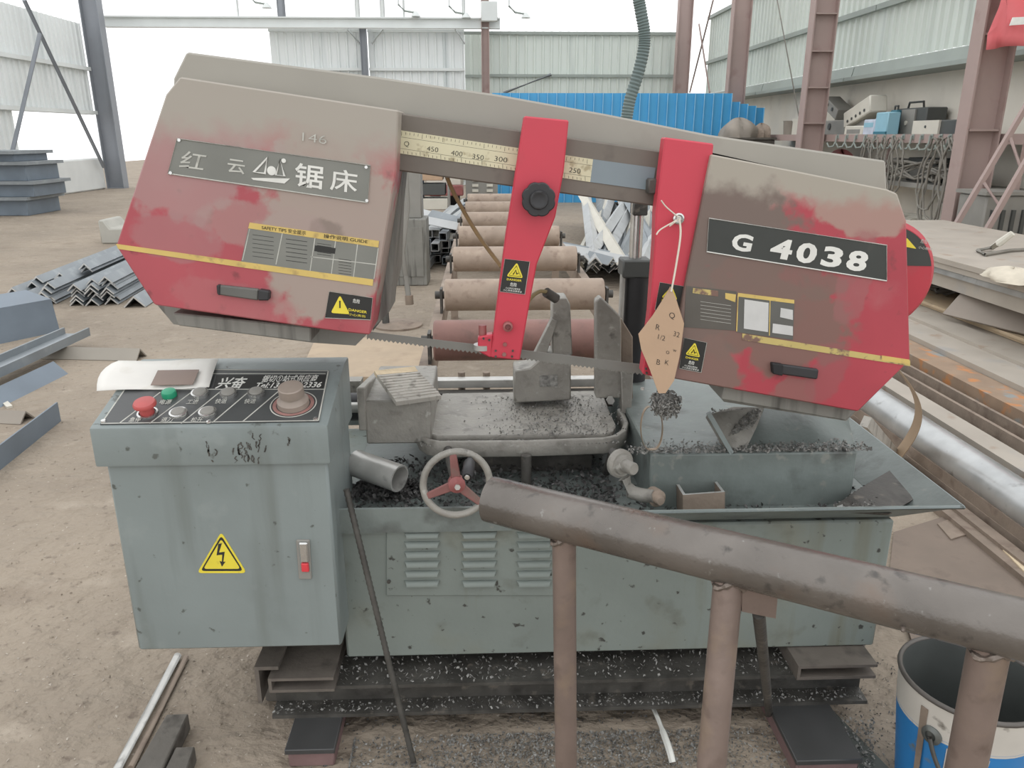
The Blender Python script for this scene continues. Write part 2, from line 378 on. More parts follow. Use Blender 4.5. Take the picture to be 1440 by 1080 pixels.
wl = bpy.data.objects.new('wall_left', None); C.objects.link(wl); wl.location = (XL, 12, 0); tag(wl, 'left side wall of pale ribbed steel sheets', kind='structure')
zl0 = PX(100, 160, XL).z; zl1 = PX(100, 30, XL).z
for a, b, z0 in ((6, 12, 0.8), (12, 17.9, 0.8), (17.9, 20.1, PX(20, 216, XL).z), (20.1, 24.2, zl0)):
    mb = MB(); corr(mb, (XL, a, 0), (XL, b, 0), z0, zl1, (1, 0, 0), 0.24, .04); mb.build('cladding_panel', clad, wl, smooth=0, fix=False)
for py in (97, 158):
    z = PX(120, py, XL).z
    mb = MB(); mb.box((XL + .05, 6, z - .05), (XL + .14, 24.2, z + .05)); mb.build('girt', pale_beam, wl)
mb = MB(); mb.box((XL - .1, 18.2, 0), (XL + .15, 24, PX(100, 224, XL).z)); mb.build('low_wall', pale_blk, wl, bev=.04)

wr = bpy.data.objects.new('wall_right', None); C.objects.link(wr); wr.location = (XR, 14, 0); tag(wr, 'right side wall, ribbed sheets above a rendered lower wall', kind='structure')
zr0 = PX(1262, 82, XR).z; zr1 = 4.95
for a, b in ((4, 9.6), (9.6, 14.6), (14.6, 19.3), (19.3, 25.6)):
    mb = MB(); corr(mb, (XR, a, 0), (XR, b, 0), zr0, zr1, (-1, 0, 0), 0.24, .045); mb.build('cladding_panel', clad_g, wr, smooth=0, fix=False)
    for z in (PX(1150, 40, XR).z, zr1 - .05):
        mb = MB(); mb.box((XR - .13, a + .02, z - .045), (XR - .05, b - .02, z + .045)); mb.build('girt', girt_mat, wr)
    mb = MB(); mb.prof([(0, 0), (.55, 0), (.55, .06), (.42, .06), (.38, .24), (.1, .3), (0, .3)], (XR, b - .02, zr0 - .32), (XR, a + .02, zr0 - .32)); mb.build('gutter_ledge', girt_mat, wr)
mb = MB(); mb.box((XR, 2, 0), (XR + .2, 25.6, zr0 - .25)); mb.build('rendered_wall', plaster, wr)

def i_column(px_x, y, hgt, mat, label, web=.42, fl=.24, plates=(), plate=.06):
    t = thing('steel_column', (px_x, y, 0), label, 'column')
    mb = MB(); mb.prof([(q - web, p) for p, q in Ip(fl, web, .022)], (px_x, y, 0.02), (px_x, y, hgt), up=(0, 1, 0)); mb.build('shaft', mat, t)
    mb = MB(); mb.box((px_x - plate, y - fl / 2 - plate, 0), (px_x + web + plate, y + fl / 2 + plate, .025)); mb.build('base_plate', mat, t)
    for z in plates:
        mb = MB(); mb.box((px_x + .03, y - fl / 2, z), (px_x + web - .03, y - .011, z + .025)); mb.build('stiffener_plate', mat, t)
    return t
i_column(5.75, 9.6, 7, col_red, 'brown primed steel column beside the red banner', plates=(1.55, 2.6, 3.4, 4.1))
i_column(5.75, 14.6, 7, col_red, 'brown primed steel column rising through the loaded shelf', plates=(1.7, 2.3, 2.9, 3.5, 4.2))
i_column(5.75, 19.3, 7, col_red, 'brown primed steel column behind the end of the blue fence')
i_column(5.75, 24.7, 7, col_red, 'brown primed steel column in the far corner by the back wall')
i_column(bx(682) - .1, YB - .5, 7.5, col_red, 'brown steel column with a grey box in the middle of the back wall', web=.24, fl=.24)
i_column(bx(517) - .12, YB - .25, ZT + .1, col_grey, 'grey steel post between the two pale back wall panels', web=.2, fl=.15)
i_column(XL + .1, 24.3, 8, col_grey, 'blue grey steel column beside the bright open doorway', web=.5, fl=.34, plate=0)
mb = MB(); p = PY(688, 16, YB - .7); mb.box((p.x - .24, YB - .86, p.z - .28), (p.x + .24, YB - .64, p.z + .25)); tag(mb.build('junction_box', pale_beam, bev=.02), 'pale grey box fixed high on the middle back column', 'box')

# crane rail across the doorway with its hangers
zb = PY(400, 32, YB - .4).z
t = thing('overhead_rail', (-5, YB - .4, zb), 'long pale steel rail spanning above the doorway', 'rail')
mb = MB(); mb.prof(Ip(.2, .3, .04), (XL + .3, YB - .45, zb - .15), (bx(703), YB - .45, zb - .15)); mb.build('beam', pale_beam, t)
for px, r in ((335, .03), (396, .12), (503, .07), (538, .07), (568, .03), (652, .05)):
    x = PY(px, 20, YB - .45).x
    mb = MB(); mb.tube([(x, YB - .45, zb + .15), (x, YB - .45, zb + 2.2)], r, 6); mb.build('hanger', col_grey if px == 396 else pale_beam, t)
for px, py in ((365, 6), (575, 18), (646, 20), (730, 20)):
    p = PY(px, py, YB - .6)
    lo = thing('hanging_lamp', p, 'small lamp hanging high on a bent bracket above the back wall', 'lamp', 'lamps above the back wall')
    mb = MB(); mb.tube([p + Vector((-.3, 0, .22)), p + Vector((-.12, 0, .05)), p + Vector((.2, 0, 0))], .03, 6); mb.build('bracket', girt_mat, lo)
    mb = MB(); mb.lathe(p + Vector((.2, 0, -.1)), (0, 0, 1), [(.14, 0), (.12, .04), (.04, .14)], 14); mb.build('shade', pale_beam, lo)
    mb = MB(); mb.tube([p + Vector((-.3, 0, .2)), p + Vector((-.25, .02, 1.6))], .02, 6); mb.build('drop_rod', pale_beam, lo)

# brace rods of the side walls
def rod(name, a, b, r, mat, label, cat, group=None):
    mb = MB(); mb.tube([a, b], r, 8); return tag(mb.build(name, mat), label, cat, group)
rod('brace_rod', PX(34, 0, XL + .3), PX(146, 235, XL + .3), .05, col_grey, 'steel brace bar slanting down to the doorway column', 'brace')
rod('brace_rod', PX(56, 48, XL + .45), PX(6, 262, XL + .45), .05, col_grey, 'steel brace bar leaning away from the doorway column', 'brace')
rod('brace_rod', PX(1003, 0, XR - .35), PX(970, 130, XR - .35), .025, col_red, 'thin crossing brace rod on the far right wall', 'brace', 'crossed brace rods')
rod('brace_rod', PX(983, 34, XR - .4), PX(998, 130, XR - .4), .025, col_red, 'thin crossing brace rod on the far right wall', 'brace', 'crossed brace rods')
rod('stay_wire', PX(1093, 0, XR - 1), PX(1128, 188, XR - 1), .012, cable_m, 'thin wire slanting past the loaded shelf', 'wire')
rod('leaning_bar', PY(708, 131, YB - .17), PY(775, 105, YB - .17), .045, steel_angle, 'dark bar slanting above the blue fence', 'bar')

# blue sheet fence
YF = 18.6
xf0, xf1 = PY(692, 131, YF).x, PY(1030, 131, YF).x; zf = PY(860, 131, YF).z
t = thing('sheet_fence', ((xf0 + xf1) / 2, YF, 0), 'bright blue ribbed steel sheet fence with pale seams', 'fence')
nf = 26; wf = (xf1 - xf0) / nf
pm = None
for i in range(nf + 4):
    x = xf0 + i * wf; zt = zf if i < nf else zf - .18 - .04 * (i - nf)
    yy = YF if i < nf else YF + .06 + .05 * (i - nf)
    mb = MB(); mb.prism([(x, yy, 0), (x + wf * .86, yy, 0), (x + wf * .93, yy - .05, 0), (x + wf, yy, 0), (x + wf, yy + .02, 0), (x, yy + .02, 0)], (0, 0, zt)); o = mb.build('fence_sheet', blue_sh, t, smooth=0)
    mb = MB(); mb.box((x + wf * .9, yy - .056, 0), (x + wf * .96, yy - .03, zt)); mb.build('seam', blue_edge, o, smooth=0)

# ================================================================ RIGHT SIDE: shelf and what is on it
SX, SZ = 6.25, 1.5
t = thing('wall_shelf', (6.5, 13, 0), 'long steel shelf rack with two boards along the right wall', 'shelf')
mb = MB(); mb.box((SX, 9.0, SZ - .09), (6.98, 18.2, SZ)); mb.build('top_board', box_grey, t)
mb = MB(); mb.box((SX, 9.0, SZ - .1), (SX - .03, 18.2, SZ + .02)); mb.build('edge_rail', col_red, t)
zlow = PX(1330, 262, SX).z
mb = MB(); mb.box((SX, 9.0, zlow - .07), (6.98, 18, zlow)); mb.build('lower_board', box_grey, t)
for y in (9.1, 12.2, 15.4, 18.1):
    mb = MB(); mb.prof(Lp(.06, .008), (SX + .02, y, 0), (SX + .02, y, SZ - .09), up=(0, 1, 0)); mb.build('post', col_red, t)
def sbox(name, x0, x1, y0, mat, label, cat, depth=.4, off=.04, bev=.015, rot=None, side=None):
    """case standing on the top board, seen between photo columns x0..x1 with its top at row y0"""
    a, b = PX(x1, 185, SX + off).y, PX(x0, 185, SX + off).y; z1 = PX((x0 + x1) / 2, y0, SX + off).z
    t = thing(name, (SX + off + depth / 2, (a + b) / 2, SZ), label, cat)
    mb = MB(); mb.box((SX + off, a, SZ - .002), (SX + off + depth, b, z1)); mb.build('case', mat, t, bev=bev)
    return t, a, b, z1
t, a, b, z = sbox('control_case', 1147, 1213, 169, box_grey, 'grey steel case with two dark sockets on the shelf', 'case', .35, .24)
for y in (b - .35, b - .62):
    mb = MB(); mb.cyl((SX + .245, y, SZ + .16), (SX + .22, y, SZ + .16), .06, n=14); mb.build('socket', box_dark, t)
t, a, b, z = sbox('small_white_case', 1187, 1213, 177, box_white, 'small white case in front of the grey socket case', 'case', .18, .0)
mb = MB(); mb.box((SX - .004, a + .1, SZ + .03), (SX + .002, b - .1, SZ + .1)); mb.build('label_plate', box_grey, t)
t, a, b, z = sbox('pale_blue_carton', 1213, 1228, 168, M('lilac_white_carton', (192, 200, 214), .7), 'small lilac white carton beside the light blue case', 'carton', .3, .0)
mb = MB(); mb.box((SX - .004, a + .03, z - .12), (SX + .002, b - .03, z - .05)); mb.build('print', box_blue, t)
t, a, b, z = sbox('light_blue_case', 1229, 1246, 158, box_blue, 'light blue machine case with darker blue foot on the shelf', 'case', .2, .02)
mb = MB(); mb.box((SX + .005, a, SZ), (SX + .03, b, SZ + .06)); mb.build('foot_band', box_teal, t)
t, a, b, z = sbox('teal_case', 1248, 1256, 155, box_teal, 'narrow teal case squeezed between the light blue and dark cases', 'case', .1, .24)
mb = MB(); mb.tube([(SX + .29, a + .04, z), (SX + .29, a + .04, z + .06), (SX + .29, b - .04, z + .06), (SX + .29, b - .04, z)], .015, 6); mb.build('handle', box_dark, t)
t, a, b, z = sbox('welding_machine', 1257, 1299, 152, box_dark, 'dark grey welding machine with a top handle on the shelf', 'welder', .32, .36)
mb = MB(); mb.box((SX + .335, a + .28, SZ + .02), (SX + .37, b, z - .02)); p_ = mb.build('front_panel', box_grey, t)
mb = MB(); mb.cyl((SX + .34, a + .5, z - .22), (SX + .32, a + .5, z - .22), .035, n=12); mb.build('dial', box_white, p_)
mb = MB(); mb.tube([(SX + .5, a + .35, z - .01), (SX + .5, a + .38, z + .09), (SX + .5, b - .1, z + .09), (SX + .5, b - .07, z - .01)], .018, 6); mb.build('handle', box_dark, t)
t, a, b, z = sbox('white_front_case', 1285, 1345, 169, box_dark, 'low case with a white front plate on the shelf end', 'case', .27, .06)
mb = MB(); mb.box((SX + .03, a + .4, SZ + .01), (SX + .065, b, z)); p_ = mb.build('front_plate', box_white, t)
mb = MB(); mb.cyl((SX + .035, b - .35, SZ + .12), (SX + .02, b - .35, SZ + .12), .02, n=10); mb.build('screw', box_dark, p_)
t, a, b, z = sbox('paint_can', 1094, 1110, 170, box_grey, 'grey cylindrical can on the shelf next to the canvas heap', 'can', .4, .06)
bpy.data.objects.remove(t.children[0])
yc = (a + b) / 2
mb = MB(); mb.lathe((SX + .25, yc, SZ), (0, 0, 1), [(.17, 0), (.18, .01), (.2, z - SZ - .02), (.21, z - SZ), (.18, z - SZ), (.17, .03)], 20); mb.build('body', sack_m, t)
mb = MB(); mb.tube([(SX + .25, yc + .2 * math.cos(q), z - .02 - .12 * math.sin(q)) for q in [math.pi * k / 10 for k in range(11)]], .008, 5); mb.build('bail_handle', box_dark, t)
t, a, b, z = sbox('white_tin_case', 1113, 1128, 167, box_white, 'small white tin box against the shelf column', 'box', .25, .1)
mb = MB(); mb.box((SX + .095, a, z - .05), (SX + .352, b, z + .006)); mb.build('lid', box_white, t)
# tilted perforated case leaning on top
q = PX(1216, 158, SX + .3); t = thing('perforated_case', q, 'white perforated cover leaning askew over the grey case', 'case')
R3 = Matrix.Rotation(math.radians(-16), 3, 'X')
def rb(c, s, R, mb):
    mb.add([Vector(c) + R @ Vector((sx * s[0], sy * s[1], sz * s[2])) for sz in (-.5, .5) for sx, sy in ((-.5, -.5), (.5, -.5), (.5, .5), (-.5, .5))],
           [(0, 3, 2, 1), (4, 5, 6, 7), (0, 1, 5, 4), (1, 2, 6, 5), (2, 3, 7, 6), (3, 0, 4, 7)])
mb = MB(); rb(q, (.3, .95, .28), R3, mb); cs = mb.build('cover', box_white, t, bev=.02)
for k in range(5):
    mb = MB(); c = q + R3 @ Vector((-.155, -.3 + .15 * k, -.06)); mb.cyl(c, c + Vector((-.01, 0, 0)), .025, n=10); mb.build('hole', box_dark, cs)
q = PX(1178, 152, SX + .45); t = thing('bent_cover', q, 'bent grey sheet cover lying on the cases', 'cover')
mb = MB(); R4 = Matrix.Rotation(math.radians(22), 3, 'X'); rb(q, (.3, .7, .2), R4, mb); mb.build('shell', box_grey, t, bev=.01)
for k in (-1, 1):
    mb = MB(); c = q + R4 @ Vector((-.155, .12 * k, .02)); mb.cyl(c, c + Vector((-.01, 0, 0)), .035, n=10); mb.build('hole', box_dark, t)
# canvas heap: lumpy draped bundle
def lump(name, c, r, mat, label, cat, seed=1, n=20):
    rnd = random.Random(seed); ph = [rnd.uniform(0, 6.28) for _ in range(6)]
    vs, fs = [], []
    for j in range(9):
        th = math.pi / 2 * j / 8
        for i in range(n):
            a = 2 * math.pi * i / n
            k = 1 + .12 * math.sin(3 * a + ph[0] + 2 * th) + .08 * math.sin(7 * a + ph[1]) + .06 * math.sin(5 * th + 4 * a + ph[2])
            vs.append((c[0] + r[0] * k * math.cos(th) * math.cos(a), c[1] + r[1] * k * math.cos(th) * math.sin(a), c[2] + r[2] * math.sin(th) * (1 + .1 * math.sin(4 * a + ph[3]))))
    for j in range(8): fs += [(j * n + i, j * n + (i + 1) % n, (j + 1) * n + (i + 1) % n, (j + 1) * n + i) for i in range(n)]
    fs += [tuple(range(n - 1, -1, -1)), tuple(range(8 * n, 9 * n))]
    mb = MB(); mb.add(vs, fs); return tag(mb.build(name, mat, smooth=60), label, cat)
t = thing('storage_crate', (5.65, 17.3, 0), 'old timber crate under the canvas heap by the blue fence', 'crate')
mb = MB(); mb.box((5.1, 16.8, .05), (6.12, 17.9, 1.42)); mb.build('body', timber, t, bev=.02)
mb = MB(); mb.box((5.06, 16.76, 1.42), (6.14, 17.94, 1.46)); mb.build('lid', timber, t)
for x_ in (5.15, 5.98):
    mb = MB(); mb.box((x_, 16.85, 0), (x_ + .1, 17.85, .05)); mb.build('runner', timber, t)
lump('canvas_heap', (5.48, 17.3, 1.455), (.38, .5, .38), sack_m, 'crumpled grey canvas heaped on the far shelf end', 'canvas', 3)
lump('cloth_bundle', (5.97, 17.3, 1.455), (.17, .4, .28), steel_rust, 'brownish cloth bundle beside the grey can', 'cloth', 9)
p = PX(1184, 212, SX + .3)
lump('red_bundle', (SX + .3, p.y, zlow - .01), (.25, .5, .4), red_old, 'faded red bundle on the lower shelf board', 'bundle', 5)
# control unit on the lower board
a, b = PX(1316, 230, SX + .25).y, PX(1276, 230, SX + .25).y
t = thing('battery_charger', (SX + .4, (a + b) / 2, zlow), 'dark case with two windows on the lower shelf board', 'case')
mb = MB(); mb.box((SX + .25, a, zlow), (SX + .55, b, zlow + .34)); mb.build('case', box_dark, t, bev=.015)
for y in (a + .1, (a + b) / 2 + .03):
    mb = MB(); mb.box((SX + .24, y, zlow + .08), (SX + .252, y + (b - a) / 2 - .14, zlow + .28)); mb.build('window', box_grey, t)
# hooks and hanging leads
hk = None
for i in range(14):
    p = PX(1178 + 13.2 * i, 186, SX - .05)
    loc = (SX - .03, p.y, SZ)
    if hk is None:
        hk = thing('cable_hook', loc, 'bent steel hook on the front edge of the shelf', 'hook', 'hooks along the shelf edge')
        P = Vector(loc)
        mb = MB(); mb.tube([P + Vector(v) for v in ((.0, 0, .0), (-.03, 0, .0), (-.035, 0, -.1), (-.06, .03, -.18), (-.12, .06, -.19), (-.15, .09, -.12))], .014, 6); mb.build('hook', girt_mat, hk)
        mb = MB(); mb.box(P + Vector((-.012, -.03, -.05)), P + Vector((.002, .03, .02))); mb.build('clip', girt_mat, hk)
    else: dup(hk, loc)
rnd = random.Random(4)
def lead(px, py0, ln, wd, label, seed, r=.014):
    rr = random.Random(seed); p = PX(px, py0, SX - .12); pts = []
    for k in range(25):
        s = k / 24; a = s * 2 * math.pi
        pts.append(p + Vector((-.03 + rr.uniform(-.02, .02), wd * math.sin(a) * (.4 + .6 * math.sin(math.pi * s)), -ln * (1 - math.cos(a)) / 2)))
    mb = MB(); mb.tube(pts, r, 6, closed=True); return tag(mb.build('hanging_cable', cable_m), label, 'cable', 'cables hanging from the shelf hooks')
for i, (px, ln, wd) in enumerate(((1222, .62, .16), (1226, .8, .2), (1236, .6, .16), (1246, .7, .14), (1255, .9, .22), (1262, 1.0, .2), (1268, .8, .24), (1318, .95, .3), (1324, 1.2, .34), (1328, 1.35, .28), (1334, 1.1, .4), (1342, 1.3, .26), (1348, .85, .3))):
    lead(px, 194, ln, wd, 'looped grey cable hanging from a shelf hook', i)
def coil(name, c, r, turns, label, seed, mat=cable_m, rr=.016, sq=.35, cat='cable'):
    rn = random.Random(seed); pts = []
    for k in range(turns * 14):
        a = 2 * math.pi * k / 14; q = r * (1 + rn.uniform(-.14, .1))
        pts.append(Vector(c) + Vector((math.cos(a) * q * sq + rn.uniform(-.05, .05), math.sin(a) * q, rr + abs(math.sin(k * .37)) * r * .35 + rn.uniform(0, .04))))
    mb = MB(); mb.tube(pts, rr, 6); return tag(mb.build(name, mat), label, cat)
coil('cable_coil', (SX + .2, PX(1275, 250, SX + .2).y, zlow), .75, 9, 'tangled grey cable spread on the lower shelf board', 1)
coil('cable_coil', (SX + .2, PX(1340, 250, SX + .2).y, zlow), .5, 8, 'thin cable tangle at the column end of the lower board', 2)
coil('cable_coil', (SX + .1, PX(1290, 320, SX + .1).y, 0), .8, 14, 'big heap of pale cable on the floor under the shelf', 3, box_white, .03, .5)
coil('chain_heap', (SX - .75, PX(1322, 345, SX - .75).y, 0), .4, 9, 'heap of rusty chain at the foot of the brown column', 5, steel_rust, .03, .6, 'chain')
t = thing('transformer', (5.9, 9.0, 0), 'grey finned transformer cabinet behind the brown column', 'transformer')
mb = MB(); mb.box((5.65, 8.72, 0), (6.18, 9.25, .86)); mb.build('body', box_grey, t, bev=.02)
mb = MB(); mb.box((5.62, 8.69, .86), (6.2, 9.28, .9)); mb.build('lid', box_grey, t)
for k in range(4):
    mb = MB(); mb.box((5.72 + .12 * k, 8.69, .25), (5.76 + .12 * k, 8.72, .7)); mb.build('cooling_fin', box_dark, t)
# ladder leaning behind the column
t = thing('steel_ladder', (5.1, 8.2, 0), 'brown steel ladder leaning beside the brown column', 'ladder')
la, lb = PY(1362, 292, 8.4), PY(1452, 140, 8.4); ma, mbb = PY(1392, 322, 8.0), PY(1462, 200, 8.0)
for a, b in ((la, lb), (ma, mbb)):
    d = (b - a); a = a - d * (a.z / d.z)
    mb = MB(); mb.prof(Rp(.05, .05), a, b + d * .5); mb.build('rail', col_red, t)
for k in range(6):
    s = -.6 + .42 * k
    mb = MB(); mb.tube([la + (lb - la) * s, ma + (mbb - ma) * s], .02, 6); mb.build('rung', col_red, t)
# red banner
p0, p1 = PY(1387, 70, 9.2), PY(1478, 68, 9.0); top = 4.4
vs, fs, nn = [], [], 14
for j in range(nn + 1):
    for i in range(nn + 1):
        q = p0.lerp(p1, i / nn); z = q.z + (top - q.z) * j / nn
        vs.append((q.x + .05 * math.sin(i * .9 + j * .5), q.y + .07 * math.sin(i * .6 + j * 1.1), z + .03 * math.sin(j * 2.1 + i * .3)))
fs = [(j * (nn + 1) + i, j * (nn + 1) + i + 1, (j + 1) * (nn + 1) + i + 1, (j + 1) * (nn + 1) + i) for j in range(nn) for i in range(nn)]
t = thing('red_banner', p0, 'red cloth banner hanging in front of the brown column', 'banner')
mb = MB(); mb.add(vs, fs); o = mb.build('cloth', banner_m, t, smooth=60, fix=False)
sm = o.modifiers.new('thickness', 'SOLIDIFY'); sm.thickness = .006
p = PY(1419, 36, 9.0)
mb = MB(); mb.prism([p, p + Vector((.26, -.1, .01)), p + Vector((.26, -.1, .08)), p + Vector((.02, 0, .08))], (0, -.012, 0)); mb.build('painted_stroke', white_pr, t)

# ================================================================ STEEL STOCK ON THE FLOOR
def bar(name, poly, a, b, mat, label, cat, group=None, up=(0, 0, 1), cut=True, bev=0):
    mb = MB(); mb.prof(poly, a, b, up)
    o = mb.build(name, [mat, steel_cut], smooth=30, bev=bev)
    if cut:
        me = o.data; d = (Vector(b) - Vector(a)).normalized()
        for f in me.polygons:
            if abs(f.normal.dot(d)) > .9: f.material_index = 1
    return tag(o, label, cat, group)
dA = Vector((-.1, 1, 0)).normalized()
def nest(x, y, k, a, t, ln, group, label, mat=steel_angle, z0=None, dz=None, d=dA):
    """angle bars nested one over the other, corner up"""
    z0 = a * .7071 + t * .7071 if z0 is None else z0
    for i in range(k):
        p = Vector((x + .012 * math.sin(i * 2.1), y + .05 * math.sin(i * 1.7 + x * 9), z0 + (dz or t * 2.9) * i))
        bar('angle_bar', Vp(a, t), p, p + d * ln, mat, label, 'angle bar', group)
gA = 'angle bars in the bundle by the doorway side'
lA = 'grey angle bar in the wider far bundle of angle bars'
for x, k in ((-4.34, 4), (-4.2, 3), (-4.06, 5)): nest(x, 7.22, k, .085, .012, 3.6, gA, lA)
nest(-4.28, 7.45, 2, .085, .012, 3.3, gA, lA, z0=.19); nest(-4.14, 7.6, 2, .085, .012, 3.0, gA, lA, z0=.2); nest(-4.02, 7.9, 2, .085, .012, 2.9, gA, lA, z0=.25)
gB = 'angle bars in the tightly nested bundle'
lB = 'grey angle bar in the tight nested bundle beside the single bar'
for x, k in ((-3.77, 5), (-3.62, 6), (-3.47, 7)): nest(x, 7.2, k, .09, .012, 3.2, gB, lB)
nest(-3.2, 7.05, 1, .14, .013, 2.4, None, 'single large angle bar lying next to the nested bundle')
a = PZ(40, 474); a.z = 0
bar('box_section', [(-.3, 0), (.3, 0), (.26, .2), (.08, .3), (-.26, .26)], PZ(35, 468) + Vector((0, .2, 0)), PZ(-120, 500) + Vector((0, .2, 0)), steel_blue, 'big blue grey folded section at the floor edge', 'steel section', cut=False)
bar('channel_bar', [(-.1, -.02), (.1, -.02), (.1, .04), (.085, .04), (.085, -.005), (-.085, -.005), (-.085, .04), (-.1, .04)], PZ(108, 468, .1) , PZ(-80, 552, .1), steel_angle, 'grey channel bar propped across a cross piece', 'channel bar', cut=False)
a_, b_ = PZ(62, 487, .075), PZ(197, 490, .075)
bar('angle_bar', Vp(.1, .01), a_, b_, M('dusty_beige_angle', (150, 144, 134), .6, .2, .08, 4), 'short dusty angle bar lying by itself on the dirt', 'angle bar', cut=False)
bar('angle_bar', Vp(.12, .012), PZ(75, 508, .085), PZ(-60, 570, .085), steel_blue, 'blue grey angle bar under the propped channel', 'angle bar', cut=False)
bar('angle_bar', Vp(.08, .008), PZ(36, 578, .06), PZ(-30, 575, .06), M('dusty_offcut_angle', (146, 138, 128), .6, .2, .08, 4), 'short angle offcut at the edge of the dirt floor', 'angle bar', cut=False)
bar('angle_bar', Lp(.11, .008), PZ(86, 592), PZ(-60, 710), steel_blue, 'grey angle bar standing on edge across the dirt', 'angle bar', up=(0, 0, 1), cut=False)
bar('flat_bar', Rp(.03, .012), PZ(0, 560), PZ(14, 574), box_white, 'short pale flat strip on the dirt', 'strip', cut=False)
# grey forms stacked by the left wall
gs = 'grey steel forms stacked by the left wall'
y0 = 15.9
for i, (z0, z1, x1) in enumerate(((0, .36, PY(40, 297, 15.8).x), (.36, .66, PY(50, 280, 15.8).x), (.66, 1.02, PY(38, 250, 15.8).x), (1.02, 1.22, PY(20, 225, 15.8).x))):
    t = thing('steel_form', (x1 - 1, y0, z0), ('grey steel form at the bottom of the stack by the left wall', 'grey steel form second from the bottom of the wall stack', 'tall grey steel form third in the wall stack', 'grey steel form topping the wall stack')[i], 'steel form', gs)
    mb = MB(); mb.box((XL + .3, y0 - .1, z0), (x1, y0 + 1.1, z1 - .06)); mb.build('web', steel_blue, t, bev=.01)
    mb = MB(); mb.box((XL + .3, y0 - .22, z1 - .06), (x1 + .08, y0 + 1.2, z1 + .002)); mb.build('flange', steel_angle, t)
p = PZ(162, 343)
mb = MB(); mb.prism([(p.x - .2, p.y, 0), (p.x + .5, p.y, 0), (p.x + .5, p.y, .22), (p.x - .05, p.y, .22), (p.x - .12, p.y, .34), (p.x - .2, p.y, .34)], (0, .6, 0)); tag(mb.build('kerb_block', M('grey_kerb', (176, 174, 166), .9, 0, .06, 4, .1), bev=.02), 'pale concrete kerb block beyond the angle bundles', 'block')

# ---- right: plates and sections lying along the shop
def lay(name, px, py, z, wd, ht, mat, label, cat, y0=.9, y1=6.5, prof=None, group=None, skew=0, cut=False):
    """long piece whose near top left edge passes the photo point (px, py) at height z + ht, running away from the camera"""
    p = PZ(px, py, z + ht); x = p.x
    poly = prof or [(0, 0), (wd, 0), (wd, ht), (0, ht)]
    return bar(name, [(q[0], q[1]) for q in poly], (x - skew * (p.y - y0), y0, z), (x + skew * (y1 - p.y), y1, z), mat, label, cat, group, cut=cut)
gP = 'rusty plates stacked by the saw'
lay('steel_plate', 1440, 487, .0, 2.2, .2, plate_edge, 'thick lower slab carrying the rusty plates', 'plate', y1=7)
for i in range(4):
    lay('steel_plate', 1440, 487 - 3.5 * i, .2 + .022 * i, 1.7 - .04 * i, .02, plate_rust, ('tan rusty plate at the bottom of the thin stack', 'tan rusty plate second up in the thin stack', 'tan rusty plate third up in the thin stack', 'tan rusty plate on top of the thin stack')[i], 'plate', y1=7 - .1 * i)
lay('steel_plate', 1440, 545, .0, .64, .24, plate_grey, 'wide grey brown plate with a pale seam below the tan stack', 'plate', y1=6.4)
lay('steel_plate', 1440, 512, .24, .22, .02, plate_grey, 'narrow grey plate lying on the wide plate', 'plate', y1=6.2)
lay('steel_plate', 1440, 580, .0, .19, .21, plate_edge, 'plate with bright orange rust along its edge', 'plate', y1=5.6)
lay('channel_beam', 1440, 622, .0, .1, .17, steel_rust, 'brown channel beam beside the orange edged plate', 'beam', y1=4.6, prof=[(0, 0), (.14, 0), (.14, .17), (.12, .17), (.12, .02), (.02, .02), (.02, .17), (0, .17)])
lay('channel_beam', 1440, 664, .0, .1, .15, plate_grey, 'grey channel beam between the brown channel and the tube', 'beam', y1=4.4, prof=[(0, 0), (.12, 0), (.12, .02), (.02, .02), (.02, .13), (.12, .13), (.12, .15), (0, .15)])
p = PZ(1440, 688, .2)
mb = MB(); mb.pipe((p.x, .9, .142), (p.x, 4.6, .142), .082, .075, 36); tag(mb.build('steel_tube', steel_galv), 'shiny galvanised tube lying among the brown beams', 'tube')
for i, (py, z, wd, ht, lb) in enumerate(((744, .06, .03, .05, 'brown flat bar lying directly below the galvanised tube'), (765, .0, .16, .06, 'brown flat bar in the middle of the low bars'),
                                        (792, .0, .05, .05, 'narrow brown bar second from the floor plate'), (812, .0, .045, .035, 'thin brown bar nearest the rusty floor plate'))):
    lay('flat_bar', 1440, py, z, wd, ht, steel_rust, lb, 'bar', y1=4.3 - .2 * i)
mb = MB(); mb.prof(Rp(.035, .05), PZ(1214, 600, .3), PZ(1262, 656, .0)); tag(mb.build('wooden_batten', wood_old), 'short weathered batten leaning by the tray corner', 'batten')
# upper far stack
lay('steel_plate', 1440, 418, .45, 1.6, .1, plate_grey, 'thick bottom slab of the pale sheet stack', 'plate', y0=2.2, y1=8.2)
for y_ in (2.6, 4.9, 6.8):
    mb = MB(); mb.box((3.55, y_, .284), (4.9, y_ + .1, .452)); tag(mb.build('spacer_block', timber), 'dark spacer block holding up the pale sheet stack', 'block', 'spacers under the pale sheet stack')
for i in range(3):
    lay('steel_plate', 1440, 412 - 9 * i, .55 + .04 * i, 1.5, .036, (steel_galv, plate_grey, plate_grey)[i], ('bright edged sheet low in the pale stack', 'grey brown sheet in the middle of the pale stack', 'dusty sheet topping the pale stack')[i], 'plate', y0=2.2, y1=8.1 - .05 * i)
bar('angle_bar', Vp(.2, .014), PZ(1352, 411, .447), PZ(1478, 438, .447), M('brown_grey_angle', (148, 138, 128), .6, .2, .08, 4), 'brown grey angle bar lying on the tan plates', 'angle bar', cut=False)
p = PZ(1328, 412, .3); coil('chain_heap', (p.x, p.y, .29), .16, 9, 'small heap of dark chain on the tan plates', 8, steel_dark, .018, .9, 'chain')
